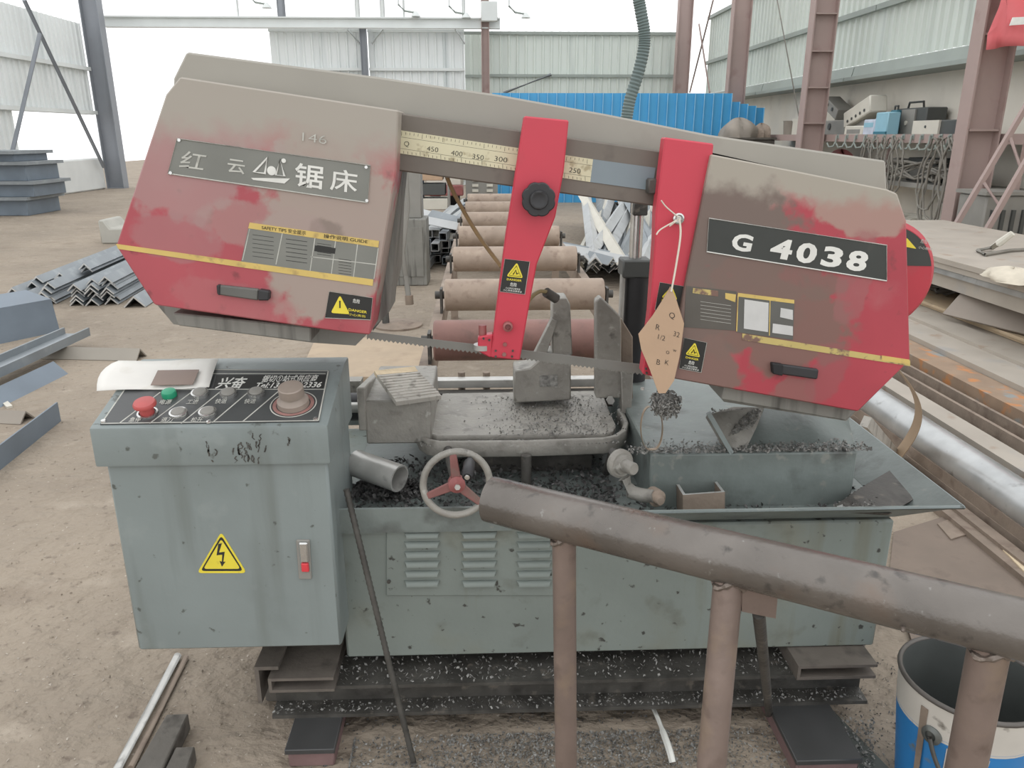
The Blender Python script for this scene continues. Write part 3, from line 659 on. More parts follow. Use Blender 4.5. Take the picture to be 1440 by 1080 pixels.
p = PZ(1425, 385, .7); lump('rag_bundle', (p.x, p.y, .665), (.14, .22, .07), M('straw_rag', (206, 197, 180), .9, 0, .1, 12, .3, 30), 'crumpled pale rag on the pale sheet stack', 'rag', 11)
p = PZ(1400, 350, .7)
t = thing('welding_torch', p, 'white handled torch lying on the pale sheet stack', 'torch')
mb = MB(); mb.tube([PZ(1395, 348, .69), PZ(1405, 342, .74), PZ(1424, 328, .82)], [.02, .028, .022], 8); mb.build('handle', box_white, t)
mb = MB(); mb.tube([PZ(1395, 348, .69), PZ(1375, 352, .68), PZ(1385, 358, .68), PZ(1420, 352, .68), PZ(1460, 350, .68)], .014, 6); mb.build('hose', cable_m, t)
# plate on the floor and its offcuts
fp = [PZ(1256, 752), PZ(1310, 735), PZ(1350, 722), PZ(1600, 850), PZ(1700, 960), PZ(1300, 960), PZ(1250, 812)]
mb = MB(); mb.prism([Vector((q.x, q.y, .002)) for q in fp], (0, 0, .01)); tag(mb.build('floor_plate', M('dirty_brown_plate', (126, 113, 102), .75, .1, .12, 5, .2, 40, spots=((100, 88, 80), .45, 9, .25))), 'large dirty brown steel sheet lying on the floor', 'plate')
def slab(name, px, z, ht, mat, label, cat):
    mb = MB(); mb.prism([PZ(x, y, z) for x, y in px], (0, 0, ht)); return tag(mb.build(name, mat), label, cat)
slab('plate_offcut', ((1318, 738), (1338, 730), (1362, 752), (1337, 760)), .012, .006, steel_rust, 'small dark square offcut on the brown floor sheet', 'offcut')
slab('plate_offcut', ((1334, 728), (1356, 722), (1420, 768), (1402, 774)), .02, .006, plate_grey, 'long tapering offcut beside the low brown bars', 'offcut')
slab('cut_strip', ((1402, 772), (1410, 770), (1450, 806), (1442, 814)), .02, .02, wood_raw, 'pale raw strip on the brown floor sheet', 'strip')
# curled strapping band
pc = PZ(1262, 590, .45); pts = []
for k in range(22):
    s = k / 21; x = 1262 + 34 * math.sin(math.pi * s * .98); y = 518 + 130 * s
    pts.append(PY(x, y, 2.75 - (2.75 - PZ(1264, 648, .08).y) * s))
mb = MB(); mb.strip(pts, (.02, .09, .0), .003); tag(mb.build('steel_band', M('tan_strap', (176, 154, 130), .6, .1, .08, 6)), 'tan steel band curling up behind the tray corner', 'band')

# ================================================================ ROLLER CONVEYOR AND WHAT STANDS BEHIND THE SAW
RX, RZ, RR, RW = .2, .735, .08, .8
t = thing('roller_conveyor', (RX, 6, 0), 'rusty roller conveyor running away behind the saw', 'conveyor')
ys = [2.95, 3.86, 5.05, 6.25, 7.45, 8.65, 9.85]
for sx in (-1, 1):
    x = RX + sx * (RW / 2 + .03)
    mb = MB(); mb.prof([(0, 0), (.05 * sx, 0), (.05 * sx, .012), (.012 * sx, .012), (.012 * sx, .1), (.05 * sx, .1), (.05 * sx, .112), (0, .112)], (x - .02 * sx, 2.7, RZ - .2), (x - .02 * sx, 10.1, RZ - .2)); mb.build('side_rail', steel_rust, t)
    for y in (3.3, 6.5, 9.5):
        mb = MB(); mb.prof(Lp(.06, .006), (x, y, 0), (x, y, RZ - .19), up=(0, 1, 0)); mb.build('leg', steel_rust, t)
for y in (3.4, 4.4, 6.5, 9.5):
    mb = MB(); mb.box((RX - RW / 2, y, RZ - .14), (RX + RW / 2, y + .16, RZ - .09)); mb.build('cross_bar', steel_rust, t)
for i, y in enumerate(ys):
    mb = MB(); mb.lathe((RX - RW / 2, y, RZ), (1, 0, 0), [(RR - .006, 0), (RR, .006), (RR, RW - .006), (RR - .006, RW)], 30); o = mb.build('roller', M('dull_red_brown_roller', (136, 102, 94), .6, .1, .12, 10, .1, 60, spots=((112, 90, 82), .5, 16, .2)) if i == 0 else steel_roller, t)
    for sx in (-1, 1):
        mb = MB(); mb.cyl((RX + sx * (RW / 2 - .01), y, RZ), (RX + sx * (RW / 2 + .05), y, RZ), .02, n=12); mb.build('axle', steel_dark, o)
        mb = MB(); mb.box((RX + sx * (RW / 2 + .012), y - .035, RZ - .1), (RX + sx * (RW / 2 + .024), y + .035, RZ + .035)); mb.build('bearing_plate', steel_dark, o)
# grey steel stand + disc base stand
p = PZ(572, 402)
t = thing('steel_cabinet', (p.x, p.y, 0), 'dark brown grey steel cabinet behind the bow opening', 'cabinet')
x0, x1 = PZ(545, 402).x, PZ(602, 402).x
mb = MB(); mb.box((x0, p.y, 0), (x1, p.y + .4, PY(595, 308, p.y).z)); mb.build('body', dark_frame, t, bev=.01)
mb = MB(); mb.box((x0, p.y + .1, PY(595, 308, p.y).z - .003), (PY(592, 300, p.y).x, p.y + .38, PY(580, 240, p.y).z)); mb.build('upper_body', box_grey, t, bev=.01)
mb = MB(); mb.box((x0 + .06, p.y - .012, .1), (x1 - .04, p.y, PY(595, 308, p.y).z - .08)); mb.build('door', dark_frame, t)
p = PZ(560, 458)
t = thing('support_stand', (p.x, p.y, 0), 'slim grey support stand on a round floor disc', 'stand')
mb = MB(); mb.lathe((p.x, p.y, 0), (0, 0, 1), [(.2, 0), (.2, .014), (.06, .03), (.03, .04)], 28); mb.build('base_disc', steel_rust, t)
mb = MB(); mb.tube([(p.x - .1, p.y, .015), PY(540, 420, p.y), PY(548, 250, p.y)], .03, 8); mb.build('post', steel_dark, t)
mb = MB(); mb.tube([PY(575, 420, p.y), PY(566, 355, p.y), PY(573, 290, p.y), PY(570, 240, p.y)], .022, 8); mb.build('bent_rod', box_grey, t)
mb = MB(); mb.cyl(PY(576, 428, p.y), PY(575, 415, p.y), .034, n=12); mb.build('rod_foot', steel_rust, t)
# bundle of box tubes
gT = 'square tubes in the bundle left of the conveyor'
rnd = random.Random(12)
for r in range(4):
    for k in range(5):
        x = -.78 + .105 * k + rnd.uniform(-.015, .015); y = 9.2 + rnd.uniform(-.3, .4); z = .02 + .105 * r
        mb = MB(); a, b = Vector((x, y, z)), Vector((x + .3 + rnd.uniform(-.1, .3), y + 4.6, z + .02))
        d = (b - a).normalized(); X, Y_ = mb.frame(d); h, hi = .045, .038; L = (b - a).length
        c = [[a + Y_ * .05 + X * (sx * q) + Y_ * (sy * q) for sx, sy in ((-1, -1), (1, -1), (1, 1), (-1, 1))] for q in (h, hi)]
        vs = c[0] + c[1] + [v + d * L for v in c[0]] + [v + d * .5 for v in c[1]]
        fs = []
        for j in range(4):
            q = (j + 1) % 4
            fs += [(j, q, 4 + q, 4 + j), (j, 8 + j, 8 + q, q), (4 + j, 4 + q, 12 + q, 12 + j)]
        fs += [(8, 9, 10, 11), (12, 13, 14, 15)]
        mb.add(vs, fs); tag(mb.build('square_tube', steel_galv if (r + k) % 3 else steel_angle, smooth=0), 'grey square steel tube in the bundle left of the conveyor', 'tube', gT)
# splayed heap right of the conveyor
gH = 'angle bars in the splayed heap behind the conveyor'
M_heap = M('pale_heap_steel', (186, 188, 188), .5, .1, .1, 4, spots=((150, 150, 148), .4, 9, .2))
mb = MB(); mb.box((1.95, 13.2, 0), (3.9, 13.5, .42)); tag(mb.build('timber_baulk', timber, bev=.01), 'timber baulk carrying the far ends of the angle heap', 'timber')
for i in range(44):
    cross = i % 6 == 0
    px = 806 + 135 * ((i * 13) % 44) / 43; lv = i // 9
    a = PZ(px, 374 - 3 * lv + rnd.uniform(-6, 4), .09 + .06 * lv)
    ang = math.radians(rnd.uniform(66, 90)) if not cross else math.radians(rnd.uniform(125, 148))
    b = a + Vector((math.cos(ang), math.sin(ang), rnd.uniform(.09, .12))) * (rnd.uniform(4.6, 6.0) if not cross else 3.0)
    ci = (0, 1, 0, 1, 2)[i % 5]
    lb = ('light grey angle bar', 'pale galvanised angle bar', 'whitish angle bar')[ci] + (' lying crosswise on the heap right of the conveyor' if cross else ' lying lengthwise in the heap right of the conveyor')
    bar('angle_bar', Vp(.105, .01), a, b, (steel_angle, M_heap, box_white)[ci], lb, 'angle bar', gH)
# far clutter seen through the bow opening
p = PZ(640, 292)
t = thing('parked_truck', (PY(615, 280, 17).x, 17, 0), 'white truck front with a red bumper far behind the conveyor', 'truck')
xa, xb = PY(597, 280, 17).x, PY(652, 280, 17).x
mb = MB(); mb.box((xa, 17, .45), (xb, 19.5, 1.55)); mb.build('cab', box_white, t, bev=.06)
mb = MB(); mb.box((xa + .1, 16.97, 1.05), (xb - .1, 17.0, 1.5)); mb.build('windscreen', box_blue, t)
mb = MB(); mb.box((xa, 16.9, .28), (xb, 17.1, .5)); mb.build('bumper', red_old, t, bev=.02)
for x in (xa + .1, xb - .3):
    mb = MB(); mb.cyl((x, 17.6, .3), (x + .2, 17.6, .3), .3, n=20); mb.build('wheel', black_in, t)
t = thing('slatted_pallet', (PY(680, 270, 15.6).x, 15.6, 0), 'pale grey slotted steel rack leaning behind the rollers', 'rack')
xa, xb = PY(655, 270, 15.6).x, PY(700, 270, 15.6).x
mb = MB(); mb.box((xa, 15.6, 0), (xb, 15.66, 1.0)); o = mb.build('back_sheet', box_grey, t)
for k in range(7):
    for c in (.3, .75):
        mb = MB(); mb.box((xa + (xb - xa) * c - .06, 15.57, .25 + .1 * k), (xa + (xb - xa) * c + .06, 15.6, .3 + .1 * k)); mb.build('slot_tab', box_white, t)
p = PZ(700, 297); lump('plastic_sheeting', (PY(703, 290, 11).x, 11, 0), (.3, .5, .52), box_white, 'crumpled white plastic sheeting behind the rollers', 'sheeting', 21)
p = PZ(612, 330); t = thing('parts_rack', (PY(612, 300, 14.6).x, 14.6, 0), 'low grey rack with white trays left of the tube bundle', 'rack')
xa, xb = PY(595, 300, 14.6).x, PY(630, 300, 14.6).x
for k, m in enumerate((box_white, box_dark, card, box_white)):
    mb = MB(); mb.box((xa, 14.6, .2 + .26 * k), (xb - .04 * k, 15.1, .4 + .26 * k)); mb.build('tray', m, t, bev=.01)
for x in (xa - .03, xb):
    mb = MB(); mb.box((x, 14.6, 0), (x + .03, 15.1, 1.2)); mb.build('upright', box_grey, t)

slab('plywood_sheet', ((420, 546), (604, 544), (598, 487), (445, 488)), .0, .07, M('dusty_plywood', (176, 158, 136), .85, 0, .08, 5, .1, 30, spots=((158, 140, 120), .45, 7, .3)), 'dusty tan board lying on the floor behind the vise', 'board')

# ================================================================ THE BAND SAW
saw = thing('band_saw', (.2, 2.0, 0), 'red and grey green horizontal band saw with tilted bow', 'band saw')
def poly(px, y): return [PY(a, b, y) for a, b in px]
def flat(name, px, y, t, mat, parent, bev=0, smooth=30):
    """sheet of thickness t whose front face lies in the plane Y = y"""
    mb = MB(); mb.prism(poly(px, y), (0, t, 0)); return mb.build(name, mat, parent, bev=bev, smooth=smooth)
def dirs(a, b, y):
    x = (PY(*b, y) - PY(*a, y)).normalized(); return x, Vector((-x.z, 0, x.x))
def bolt(c, d, r, parent, mat=steel_dark, h=.006, name='bolt'):
    mb = MB(); d = Vector(d).normalized(); mb.lathe(Vector(c) - d * .002, d, [(r, 0), (r, h + .002)], 6); return mb.build(name, mat, parent)

# ---------------------------------------------------------------- base cabinet
BY = 1.72
base = MB(); base.box((-.37, BY, .2), (1.03, 2.42, .575)); base.box((-.72, 1.93, .2), (-.37, 2.42, .575))
base = base.build('base_cabinet', green_base, saw, bev=.006)
lp = flat('louver_plate', ((543, 729), (790, 729), (790, 838), (543, 838)), BY - .006, .008, green_base, base, bev=.002)
# one pressed louver, copied over the plate
o0 = PY(594, 755, BY - .006); lw, lh, ld = .0455, .013, .012
mb = MB(); n = 8; vs = []
for k in range(n + 1):
    a = math.pi / 2 * k / n
    s = 1 - .16 * math.sin(a)
    for sx in (-1, 1): vs.append(o0 + Vector((sx * lw * s, -ld * math.sin(a), lh - (lh * 1.0) * (1 - math.cos(a)))))
mb.add(vs, [(2 * k, 2 * k + 1, 2 * k + 3, 2 * k + 2) for k in range(n)] + [tuple(range(0, 2 * n + 2, 2)), tuple(range(1, 2 * n + 2, 2))])
lou = mb.build('louver', green_base, base)
first = True
for cx in (594, 674, 751):
    for r in range(6):
        p = PY(cx, 754 + 13.6 * r, BY - .006)
        if first: first = False; q0 = p; lou.location = p - o0; continue
        for s_ in (lou,):
            c = s_.copy(); C.objects.link(c); c.location = p - o0
for px, py in ((545, 742), (547, 817), (780, 742)): bolt(PY(px, py, BY - .006), (0, -1, 0), .005, base)
# ---------------------------------------------------------------- chip tray with flared right end
TY, TZ = 1.62, PY(1200, 716, 1.62).z
tray = MB()
xr = PY(1355, 713, TY).x
def sheet(mb, q, t=.006):
    q = [Vector(v) for v in q]; nn = (q[1] - q[0]).cross(q[2] - q[0]).normalized() * t
    mb.prism(q, nn)
xl = -.37; xm = .06
zf_ = .585
sheet(tray, [(xm, TY, TZ), (xr, TY, TZ), (1.03, BY, zf_), (xm, BY, zf_)])
sheet(tray, [(xr, TY, TZ), (xr, 2.5, TZ), (1.03, 2.42, zf_), (1.03, BY, zf_)])
sheet(tray, [(xl, BY, zf_), (1.03, BY, zf_), (1.03, 2.42, zf_), (xl, 2.42, zf_)], .004)
sheet(tray, [(xl, BY - .02, TZ - .02), (xm, BY - .02, TZ - .02), (xm, BY - .02, zf_ - .01), (xl, BY - .02, zf_ - .01)], .008)
sheet(tray, [(xl - .1, 2.42, zf_), (xl - .1, 2.42, TZ), (xr, 2.5, TZ), (1.03, 2.42, zf_)], .006)
tray.build('chip_tray', green_dark, saw, smooth=0)
mb = MB(); mb.tube([(xm, TY, TZ), (xr, TY, TZ), (xr, 2.5, TZ)], .005, 6); mb.build('tray_rim', green, saw)
# inner deck and pivot chute
DY = 1.785; dz = PY(1100, 637, DY).z
dk = MB(); dk.box((PY(915, 640, DY).x, DY, zf_), (PY(1206, 640, DY).x, 2.42, dz)); dk.build('inner_deck', green_dark, saw, bev=.004)
ch = MB()
A, B = PY(1046, 637, DY + .03), PY(1206, 640, DY + .03)
Cc, D = PY(1194, 588, DY + .16), PY(1076, 570, DY + .16)
ch.prism([A, B, Cc, D], (0, .1, -.06)); ch.build('chute_slope', green_dark, saw, bev=.003)
mb = MB(); mb.prism([PY(994, 583, DY + .05), PY(1027, 640, DY + .02), PY(1046, 638, DY + .02), PY(1078, 572, DY + .16), PY(1030, 572, DY + .2)], (0, .012, -.012)); mb.build('chute_lip', steel_cast, saw, bev=.002)
mb = MB(); mb.prism([PY(994, 583, DY + .03), PY(1027, 640, DY), PY(1032, 636, DY + .0), PY(1000, 580, DY + .03)], (0, .01, .0)); mb.build('chute_edge', green, saw)
mb = MB(); mb.box((PY(1140, 597, DY + .12).x, DY + .16, dz), (PY(1180, 597, DY + .12).x, DY + .34, PY(1160, 597, DY + .16).z)); mb.build('pivot_block', green_dark, saw, bev=.004)
# ---------------------------------------------------------------- table, trough rim, vise
T0 = .72
tb = MB(); tb.prism([PZ(x, y, T0) for x, y in ((622, 553), (846, 549), (858, 580), (866, 597), (862, 605), (852, 610), (614, 613), (604, 609), (600, 600), (608, 576))], (0, 0, -.022)); tb.build('table_top', steel_cast, saw, bev=.003)
tb = MB(); tb.prism([PZ(x, y, T0) for x, y in ((622, 556), (846, 551), (856, 584), (858, 596), (850, 602), (614, 605), (606, 598), (610, 580))], (0, 0, -.03)); o = tb.build('table_body', steel_dark, saw); o.location = Vector((0, 0, -.022))
rp = [PZ(x, y, T0) for x, y in ((590, 577), (586, 588), (584, 602), (589, 612), (600, 619), (618, 622), (740, 621), (850, 617), (868, 613), (880, 605), (884, 594), (880, 583), (874, 574))]
mb = MB(); mb.strip(rp, (0, 0, -.045), .014); mb.build('trough_rim', steel_cast, saw, bev=.003, smooth=50)
mb = MB(); mb.box((-.05, 2.02, zf_), (.3, 2.3, T0 - .03)); mb.build('pedestal', steel_dark, saw)
mb = MB(); mb.cyl(PY(740, 640, 1.9), PY(740, 690, 1.9), .014, n=12); mb.build('table_leg', steel_dark, saw)
# back rails of the bed
zrail = PY(660, 537, 2.42).z
mb = MB(); mb.box((-.24, 2.4, zrail - .015), (.46, 2.44, zrail + .012)); mb.build('bed_rail', steel_bare, saw, bev=.002)
mb = MB(); mb.box((-.24, 2.36, zrail - .07), (.46, 2.4, zrail - .02)); mb.build('bed_slot', steel_dark, saw)
for px in (649, 684):
    c = PY(px, 528, 2.46); mb = MB(); mb.cyl(c - Vector((0, 0, .05)), c + Vector((0, 0, .012)), .012, n=10); mb.build('stop_bolt', steel_rust, saw)
# left vise block with hydraulic ram
vy = 1.97
vb = MB(); vb.box((PY(513, 580, vy).x, vy, PY(560, 624, vy).z), (PY(606, 580, vy).x, 2.3, PY(560, 563, vy).z)); vb = vb.build('vise_block', steel_cast, saw, bev=.004)
vp = MB(); c = [PY(501, 545, vy - .01), PY(502, 606, vy - .01)]
x0, x1 = c[0].x, c[0].x + .03
vp.prism([(x0, vy - .01, c[1].z), (x0, vy - .01, c[0].z), (x0, 2.26, PY(524, 524, 2.26).z + .0), (x0, 2.26, c[1].z)], (.022, 0, 0)); vp.build('end_plate', steel_cast, vb, bev=.003)
mb = MB(); c = PY(496, 572, 2.1); mb.cyl(c + Vector((-.2, 0, 0)), c + Vector((.03, 0, 0)), .04, n=20); mb.build('ram_cylinder', black_pl, vb)
mb = MB(); c = PY(494, 573, 2.06); mb.cyl(c + Vector((-.02, 0, 0)), c + Vector((.02, 0, 0)), .015, n=12); mb.build('ram_nut', steel_bare, vb)
mb = MB(); c = PY(485, 545, 2.3); mb.box(c + Vector((-.2, 0, -.02)), c + Vector((.05, .05, .02))); mb.build('guide_bar', steel_cast, vb)
# moving jaw: block, post and web
jy = 2.2
def pz(y_px, y): return PY(760, y_px, y).z
jb = MB(); jb.prism(poly(((723, 567), (723, 521), (745, 518), (768, 498), (803, 498), (803, 563)), jy), (0, .1, 0)); jb = jb.build('moving_jaw', steel_cast, saw, bev=.004)
mb = MB(); mb.prism(poly(((777, 500), (777, 428), (783, 419), (797, 419), (802, 428), (805, 500)), jy + .01), (0, .08, 0)); mb.build('jaw_post', steel_cast, jb, bev=.003)
mb = MB(); mb.prism(poly(((750, 500), (776, 448), (784, 452), (768, 500)), jy), (0, .03, 0)); mb.build('jaw_web', steel_cast, jb, bev=.002)
mb = MB(); mb.prism(poly(((759, 529), (784, 527), (784, 543), (759, 544)), jy - .004), (0, .006, 0)); mb.build('jaw_recess', chip_mat, jb)
# fixed jaw
fj = flat('fixed_jaw', ((838, 560), (838, 424), (845, 418), (873, 446), (874, 560)), 2.16, .045, steel_cast, saw, bev=.003)
mb = MB(); mb.prism(poly(((874, 560), (874, 448), (890, 474), (890, 562)), 2.22), (0, .05, 0)); mb.build('jaw_backing', steel_rust, fj, bev=.003)
mb = MB(); mb.prism(poly(((873, 520), (891, 520), (886, 620), (876, 600)), 2.14), (0, .06, 0)); mb.build('jaw_column', steel_cast, fj, bev=.003)
bolt(PY(858, 562, 2.14), (0, -1, 0), .012, fj, steel_bare, .012)
# ---------------------------------------------------------------- lift cylinder
ly = 2.42
def cylpx(x0, x1, y0, y1, y, name, mat, parent, n=24):
    a, b = PY((x0 + x1) / 2, y0, y), PY((x0 + x1) / 2, y1, y); b.x = a.x
    r = (PY(x1, (y0 + y1) / 2, y).x - PY(x0, (y0 + y1) / 2, y).x) / 2
    mb = MB(); mb.cyl(b, a, r, n=n); return mb.build(name, mat, parent)
lc = cylpx(877, 914, 388, 640, ly, 'lift_cylinder', black_pl, saw)
cylpx(888, 906, 285, 372, ly, 'piston_rod', chrome, lc)
mb = MB(); a, b = PY(876, 366, ly - .04), PY(916, 391, ly - .04); mb.box((a.x, ly - .045, b.z), (b.x, ly + .045, a.z)); mb.build('cylinder_head', box_dark, lc, bev=.005)
cylpx(872, 880, 386, 520, ly - .03, 'tie_bar', steel_bare, lc, 10)
mb = MB(); a, b = PY(889, 284, ly), PY(908, 302, ly); mb.box((a.x, ly - .03, b.z), (b.x, ly + .03, a.z)); mb.build('clevis', steel_dark, lc, bev=.003)

# ---------------------------------------------------------------- handwheel
hy = 1.66; hc = PY(642, 680, hy)
hw = MB(); hd = Vector((.12, -1, .1)).normalized(); hR = .078
hw.lathe(hc, hd, [(hR + .0085 * math.cos(a), .0085 * math.sin(a)) for a in [2 * math.pi * k / 10 for k in range(10)]], 44, True)
hw = hw.build('handwheel', steel_cast, saw)
X, Y_ = MB().frame(hd)
for a in (95, 200, 318):
    q = math.radians(a); d = (Vector((1, 0, 0)) * math.cos(q) + Vector((0, 0, 1)) * math.sin(q)); d = (d - hd * d.dot(hd)).normalized()
    s = hd.cross(d)
    mb = MB(); mb.prism([hc + d * .01 - s * .012, hc + d * (hR - .003) - s * .008, hc + d * (hR - .003) + s * .008, hc + d * .01 + s * .012], hd * .007); mb.build('spoke', M('dull_red_spoke', (132, 88, 84), .6, 0, .15, 20, .1, 50, spots=((118, 100, 92), .5, 24, .2)), hw, bev=.002)
mb = MB(); mb.lathe(hc - hd * .012, hd, [(.02, 0), (.02, .022), (.013, .026), (.009, .034), (.004, .034)], 18); mb.build('hub', red_old, hw)
bolt(hc + hd * .022, hd, .007, hw, steel_bare)
mb = MB(); g0, g1 = PY(661, 646, hy), PY(657, 671, hy - .09); gd = (g1 - g0).normalized(); gl = (g1 - g0).length; mb.lathe(g0, gd, [(.007, 0), (.008, .012), (.0125, .018), (.0135, gl * .6), (.012, gl - .004), (.009, gl), (.009, gl - .003), (.005, gl - .003)], 18); mb.build('crank_grip', black_pl, hw)
mb = MB(); mb.lathe(g1 - gd * .004, gd, [(.006, 0), (.006, .006), (.002, .007)], 12); mb.build('grip_screw', chrome, hw)
mb = MB(); mb.cyl(hc - hd * .01, hc - hd * .34, .013, n=14); mb.build('shaft', steel_dark, hw)
# coolant / feed valve
vc = PY(873, 652, 1.74); vd = Vector((.42, -.86, .1)).normalized()
vl = MB(); vl.lathe(vc - vd * .012, vd, [(.03, 0), (.036, .004), (.036, .014), (.03, .02), (.026, .02), (.024, .028), (.016, .03), (.016, .062), (.013, .066), (.004, .066)], 26); vl = vl.build('feed_valve', steel_cast, saw)
mb = MB(); mb.tube([PY(878, 672, 1.74), PY(888, 692, 1.73), PY(905, 697, 1.71), PY(920, 698, 1.69)], [.016, .018, .018, .016], 12); mb.build('valve_elbow', steel_cast, vl)
mb = MB(); c = PY(922, 699, 1.70); mb.lathe(c, (.3, -.95, 0), [(.02, -.02), (.022, 0), (.022, .01), (.014, .014), (.01, .026)], 18); mb.build('valve_nut', steel_rust, vl)
mb = MB(); mb.tube([vc + Vector((0, .02, 0)), vc + Vector((.0, .12, -.02)), (vc.x, 1.95, zf_ + .03)], .012, 8); mb.build('valve_pipe', steel_dark, vl)

# ---------------------------------------------------------------- control cabinet
cab = MB(); cab.box((-.845, 1.613, .315), (-.357, 1.9, .86)); cab = cab.build('control_cabinet', green, saw, bev=.006)
zc0, zc1, zh = .895, .966, .803
hd_ = MB(); hd_.prism([(-.862, 1.6, zh), (-.862, 1.6, zc0), (-.862, 1.85, zc1), (-.862, 1.905, zc1 - .0), (-.862, 1.905, zh)], (.515, 0, 0)); hd_.build('console_head', green, cab, bev=.006, seg=2)
pn = Vector((0, -(zc1 - zc0), .25)).normalized(); pv = Vector((0, .25, zc1 - zc0)).normalized(); po = Vector((0, 1.6, zc0))
def CP(x, y, h=0.0): return PP(x, y, po, pn) + pn * h
def onpanel(name, px, h0, h1, mat, parent, bev=0):
    mb = MB(); mb.prism([CP(x, y, h0) for x, y in px], pn * (h1 - h0)); return mb.build(name, mat, parent, bev=bev)
onpanel('console_plate', ((141, 598), (449, 594), (463, 522), (196, 519)), .0003, .003, panel_blk, cab)
def pline(a, b, wd=.0016, m=grey_pr, nm='panel_line'):
    p, q = CP(*a, .0032), CP(*b, .0032); d = (q - p).normalized(); s = pn.cross(d) * wd
    mb = MB(); mb.add([p - s, q - s, q + s, p + s], [(0, 1, 2, 3)]); return mb.build(nm, m, cab, smooth=0, fix=False)
for a, b in (((143, 597), (448, 593)), ((448, 593), (462, 523)), ((462, 523), (196, 520)), ((143, 597), (196, 520)), ((180, 549), (456, 549)), ((300, 527), (458, 527)),
             ((168, 597), (226, 553)), ((211, 597), (271, 552)), ((255, 597), (313, 550)), ((299, 596), (353, 550)), ((341, 595), (394, 550))): pline(a, b)
onpanel('title_strip', ((300, 547), (455, 547), (459, 529), (305, 529)), .0031, .0036, ink, cab)
ux = Vector((1, 0, 0))
def ptext(s, px, py, w_px, h_px, mat=grey_pr, bold=0.012, slant=0.0):
    o = CP(px, py, .004); wd = (CP(px + w_px, py) - CP(px, py)).length; ht = (CP(px, py - h_px) - CP(px, py)).length
    words(s, o, ux, pv, ht * 1.25, mat, cab, width=wd, bold=bold, slant=slant, depth=.0002)
ptext('锯切①站式供应商', 368, 538.5, 78, 8, white_pr, .016, .2)
ptext('Tel:13472512336', 359, 547.5, 92, 8, white_pr, .02, .25)
ptext('兴奋', 303, 547, 40, 13, white_pr, .02, .2)
for s, x, y in (('急停', 181, 595), ('退刀', 226, 595), ('松开', 268, 595), ('工进', 262, 570), ('快退', 302, 569), ('快进', 343, 569), ('电源', 224, 570)): ptext(s, x, y, 16, 5.5)
def button(name, px, py, r, h, mat, mushroom=False, ring=True):
    c = CP(px, py + 5, .003)
    if mushroom: prof = [(r * .62, 0), (r * .62, h * .45), (r * .55, h * .6), (r, h * .72), (r * 1.02, h * .85), (r * .9, h), (r * .3, h * 1.04)]
    else: prof = [(r, 0), (r, h * .7), (r * .9, h * .95), (r * .4, h * 1.05)]
    mb = MB(); mb.lathe(c, pn, prof, 26); o = mb.build(name, mat, cab, smooth=50)
    if ring:
        mb = MB(); rr = r * (.75 if mushroom else 1.0)
        mb.lathe(c - pn * .001, pn, [(rr + .004, 0), (rr + .004, .004 if mushroom else h * .78), (rr, .005 if mushroom else h * .82), (rr - .002, 0)], 26, True); mb.build('button_ring', chrome, cab)
button('emergency_stop', 208, 578, .0245, .032, red_knob, True)
button('start_button', 239, 553, .0165, .014, green_btn, ring=False)
for px, py in ((282, 552), (322, 552), (361, 551), (252, 580), (293, 579)): button('push_button', px, py, .0155, .013, box_grey)
mb = MB(); c = CP(413, 570, .0035)
for r0, r1, m in ((.052, .0495, grey_pr), (.046, .038, M('dull_red_dial', (150, 112, 106), .5, 0, .15, 40))):
    g = MB(); g.lathe(c, pn, [(r0, 0), (r0, .0006), (r1, .0006), (r1, 0)], 40, True); g.build('dial_ring', m, cab)
mb.lathe(c, pn, [(.036, 0), (.035, .012), (.029, .016), (.026, .024), (.028, .026), (.028, .046), (.026, .048), (.004, .048)], 32); mb.build('speed_knob', M('worn_brown_knob', (150, 138, 128), .5, .1, .1, 20), cab)
for px, py in ((146, 594), (444, 591), (294, 595)):
    mb = MB(); c = CP(px, py, .003); mb.lathe(c, pn, [(.006, 0), (.005, .003), (.001, .004)], 14); mb.build('corner_screw', chrome, cab)
# front: hazard triangle and lock
fy = 1.613
def tri(px, y, t, mat, parent, name, rad=.008):
    P = poly(px, y); n = len(P); pts = []
    for i in range(n):
        a, b, c = P[i - 1], P[i], P[(i + 1) % n]
        u, v = (a - b).normalized(), (c - b).normalized()
        for k in range(5):
            s = k / 4; q = b + u * rad * (1 - s) ** 2 + v * rad * s ** 2
            pts.append(q)
    mb = MB(); mb.prism(pts, (0, t, 0)); return mb.build(name, mat, parent)
st = tri(((311, 748), (347, 806), (277, 806)), fy - .0012, .0012, yellow, cab, 'hazard_sticker', .012)
tri(((311, 753), (342, 803), (282, 803)), fy - .0016, .0005, ink, cab, 'sticker_border', .01)
tri(((311, 758), (338, 800), (286, 800)), fy - .002, .0005, yellow, cab, 'sticker_field', .008)
mb = MB(); mb.prism(poly(((307, 765), (312, 764), (308, 777), (316, 776), (314, 790), (317, 790), (312, 797), (309, 789), (312, 790), (312.5, 780), (304.5, 781)), fy - .0024), (0, .0004, 0)); mb.build('lightning_bolt', ink, cab, smooth=0)
lk = flat('lock_plate', ((416, 760), (435, 760), (438, 815), (420, 815)), fy - .006, .008, box_grey, cab, bev=.002)
flat('lock_lever', ((419, 764), (432, 764), (434, 792), (422, 792)), fy - .014, .01, chrome, cab, bev=.003)
flat('lock_button', ((423, 793), (433, 793), (434.5, 805), (424, 805)), fy - .013, .009, M('lock_red', (214, 66, 74), .4), cab, bev=.002)

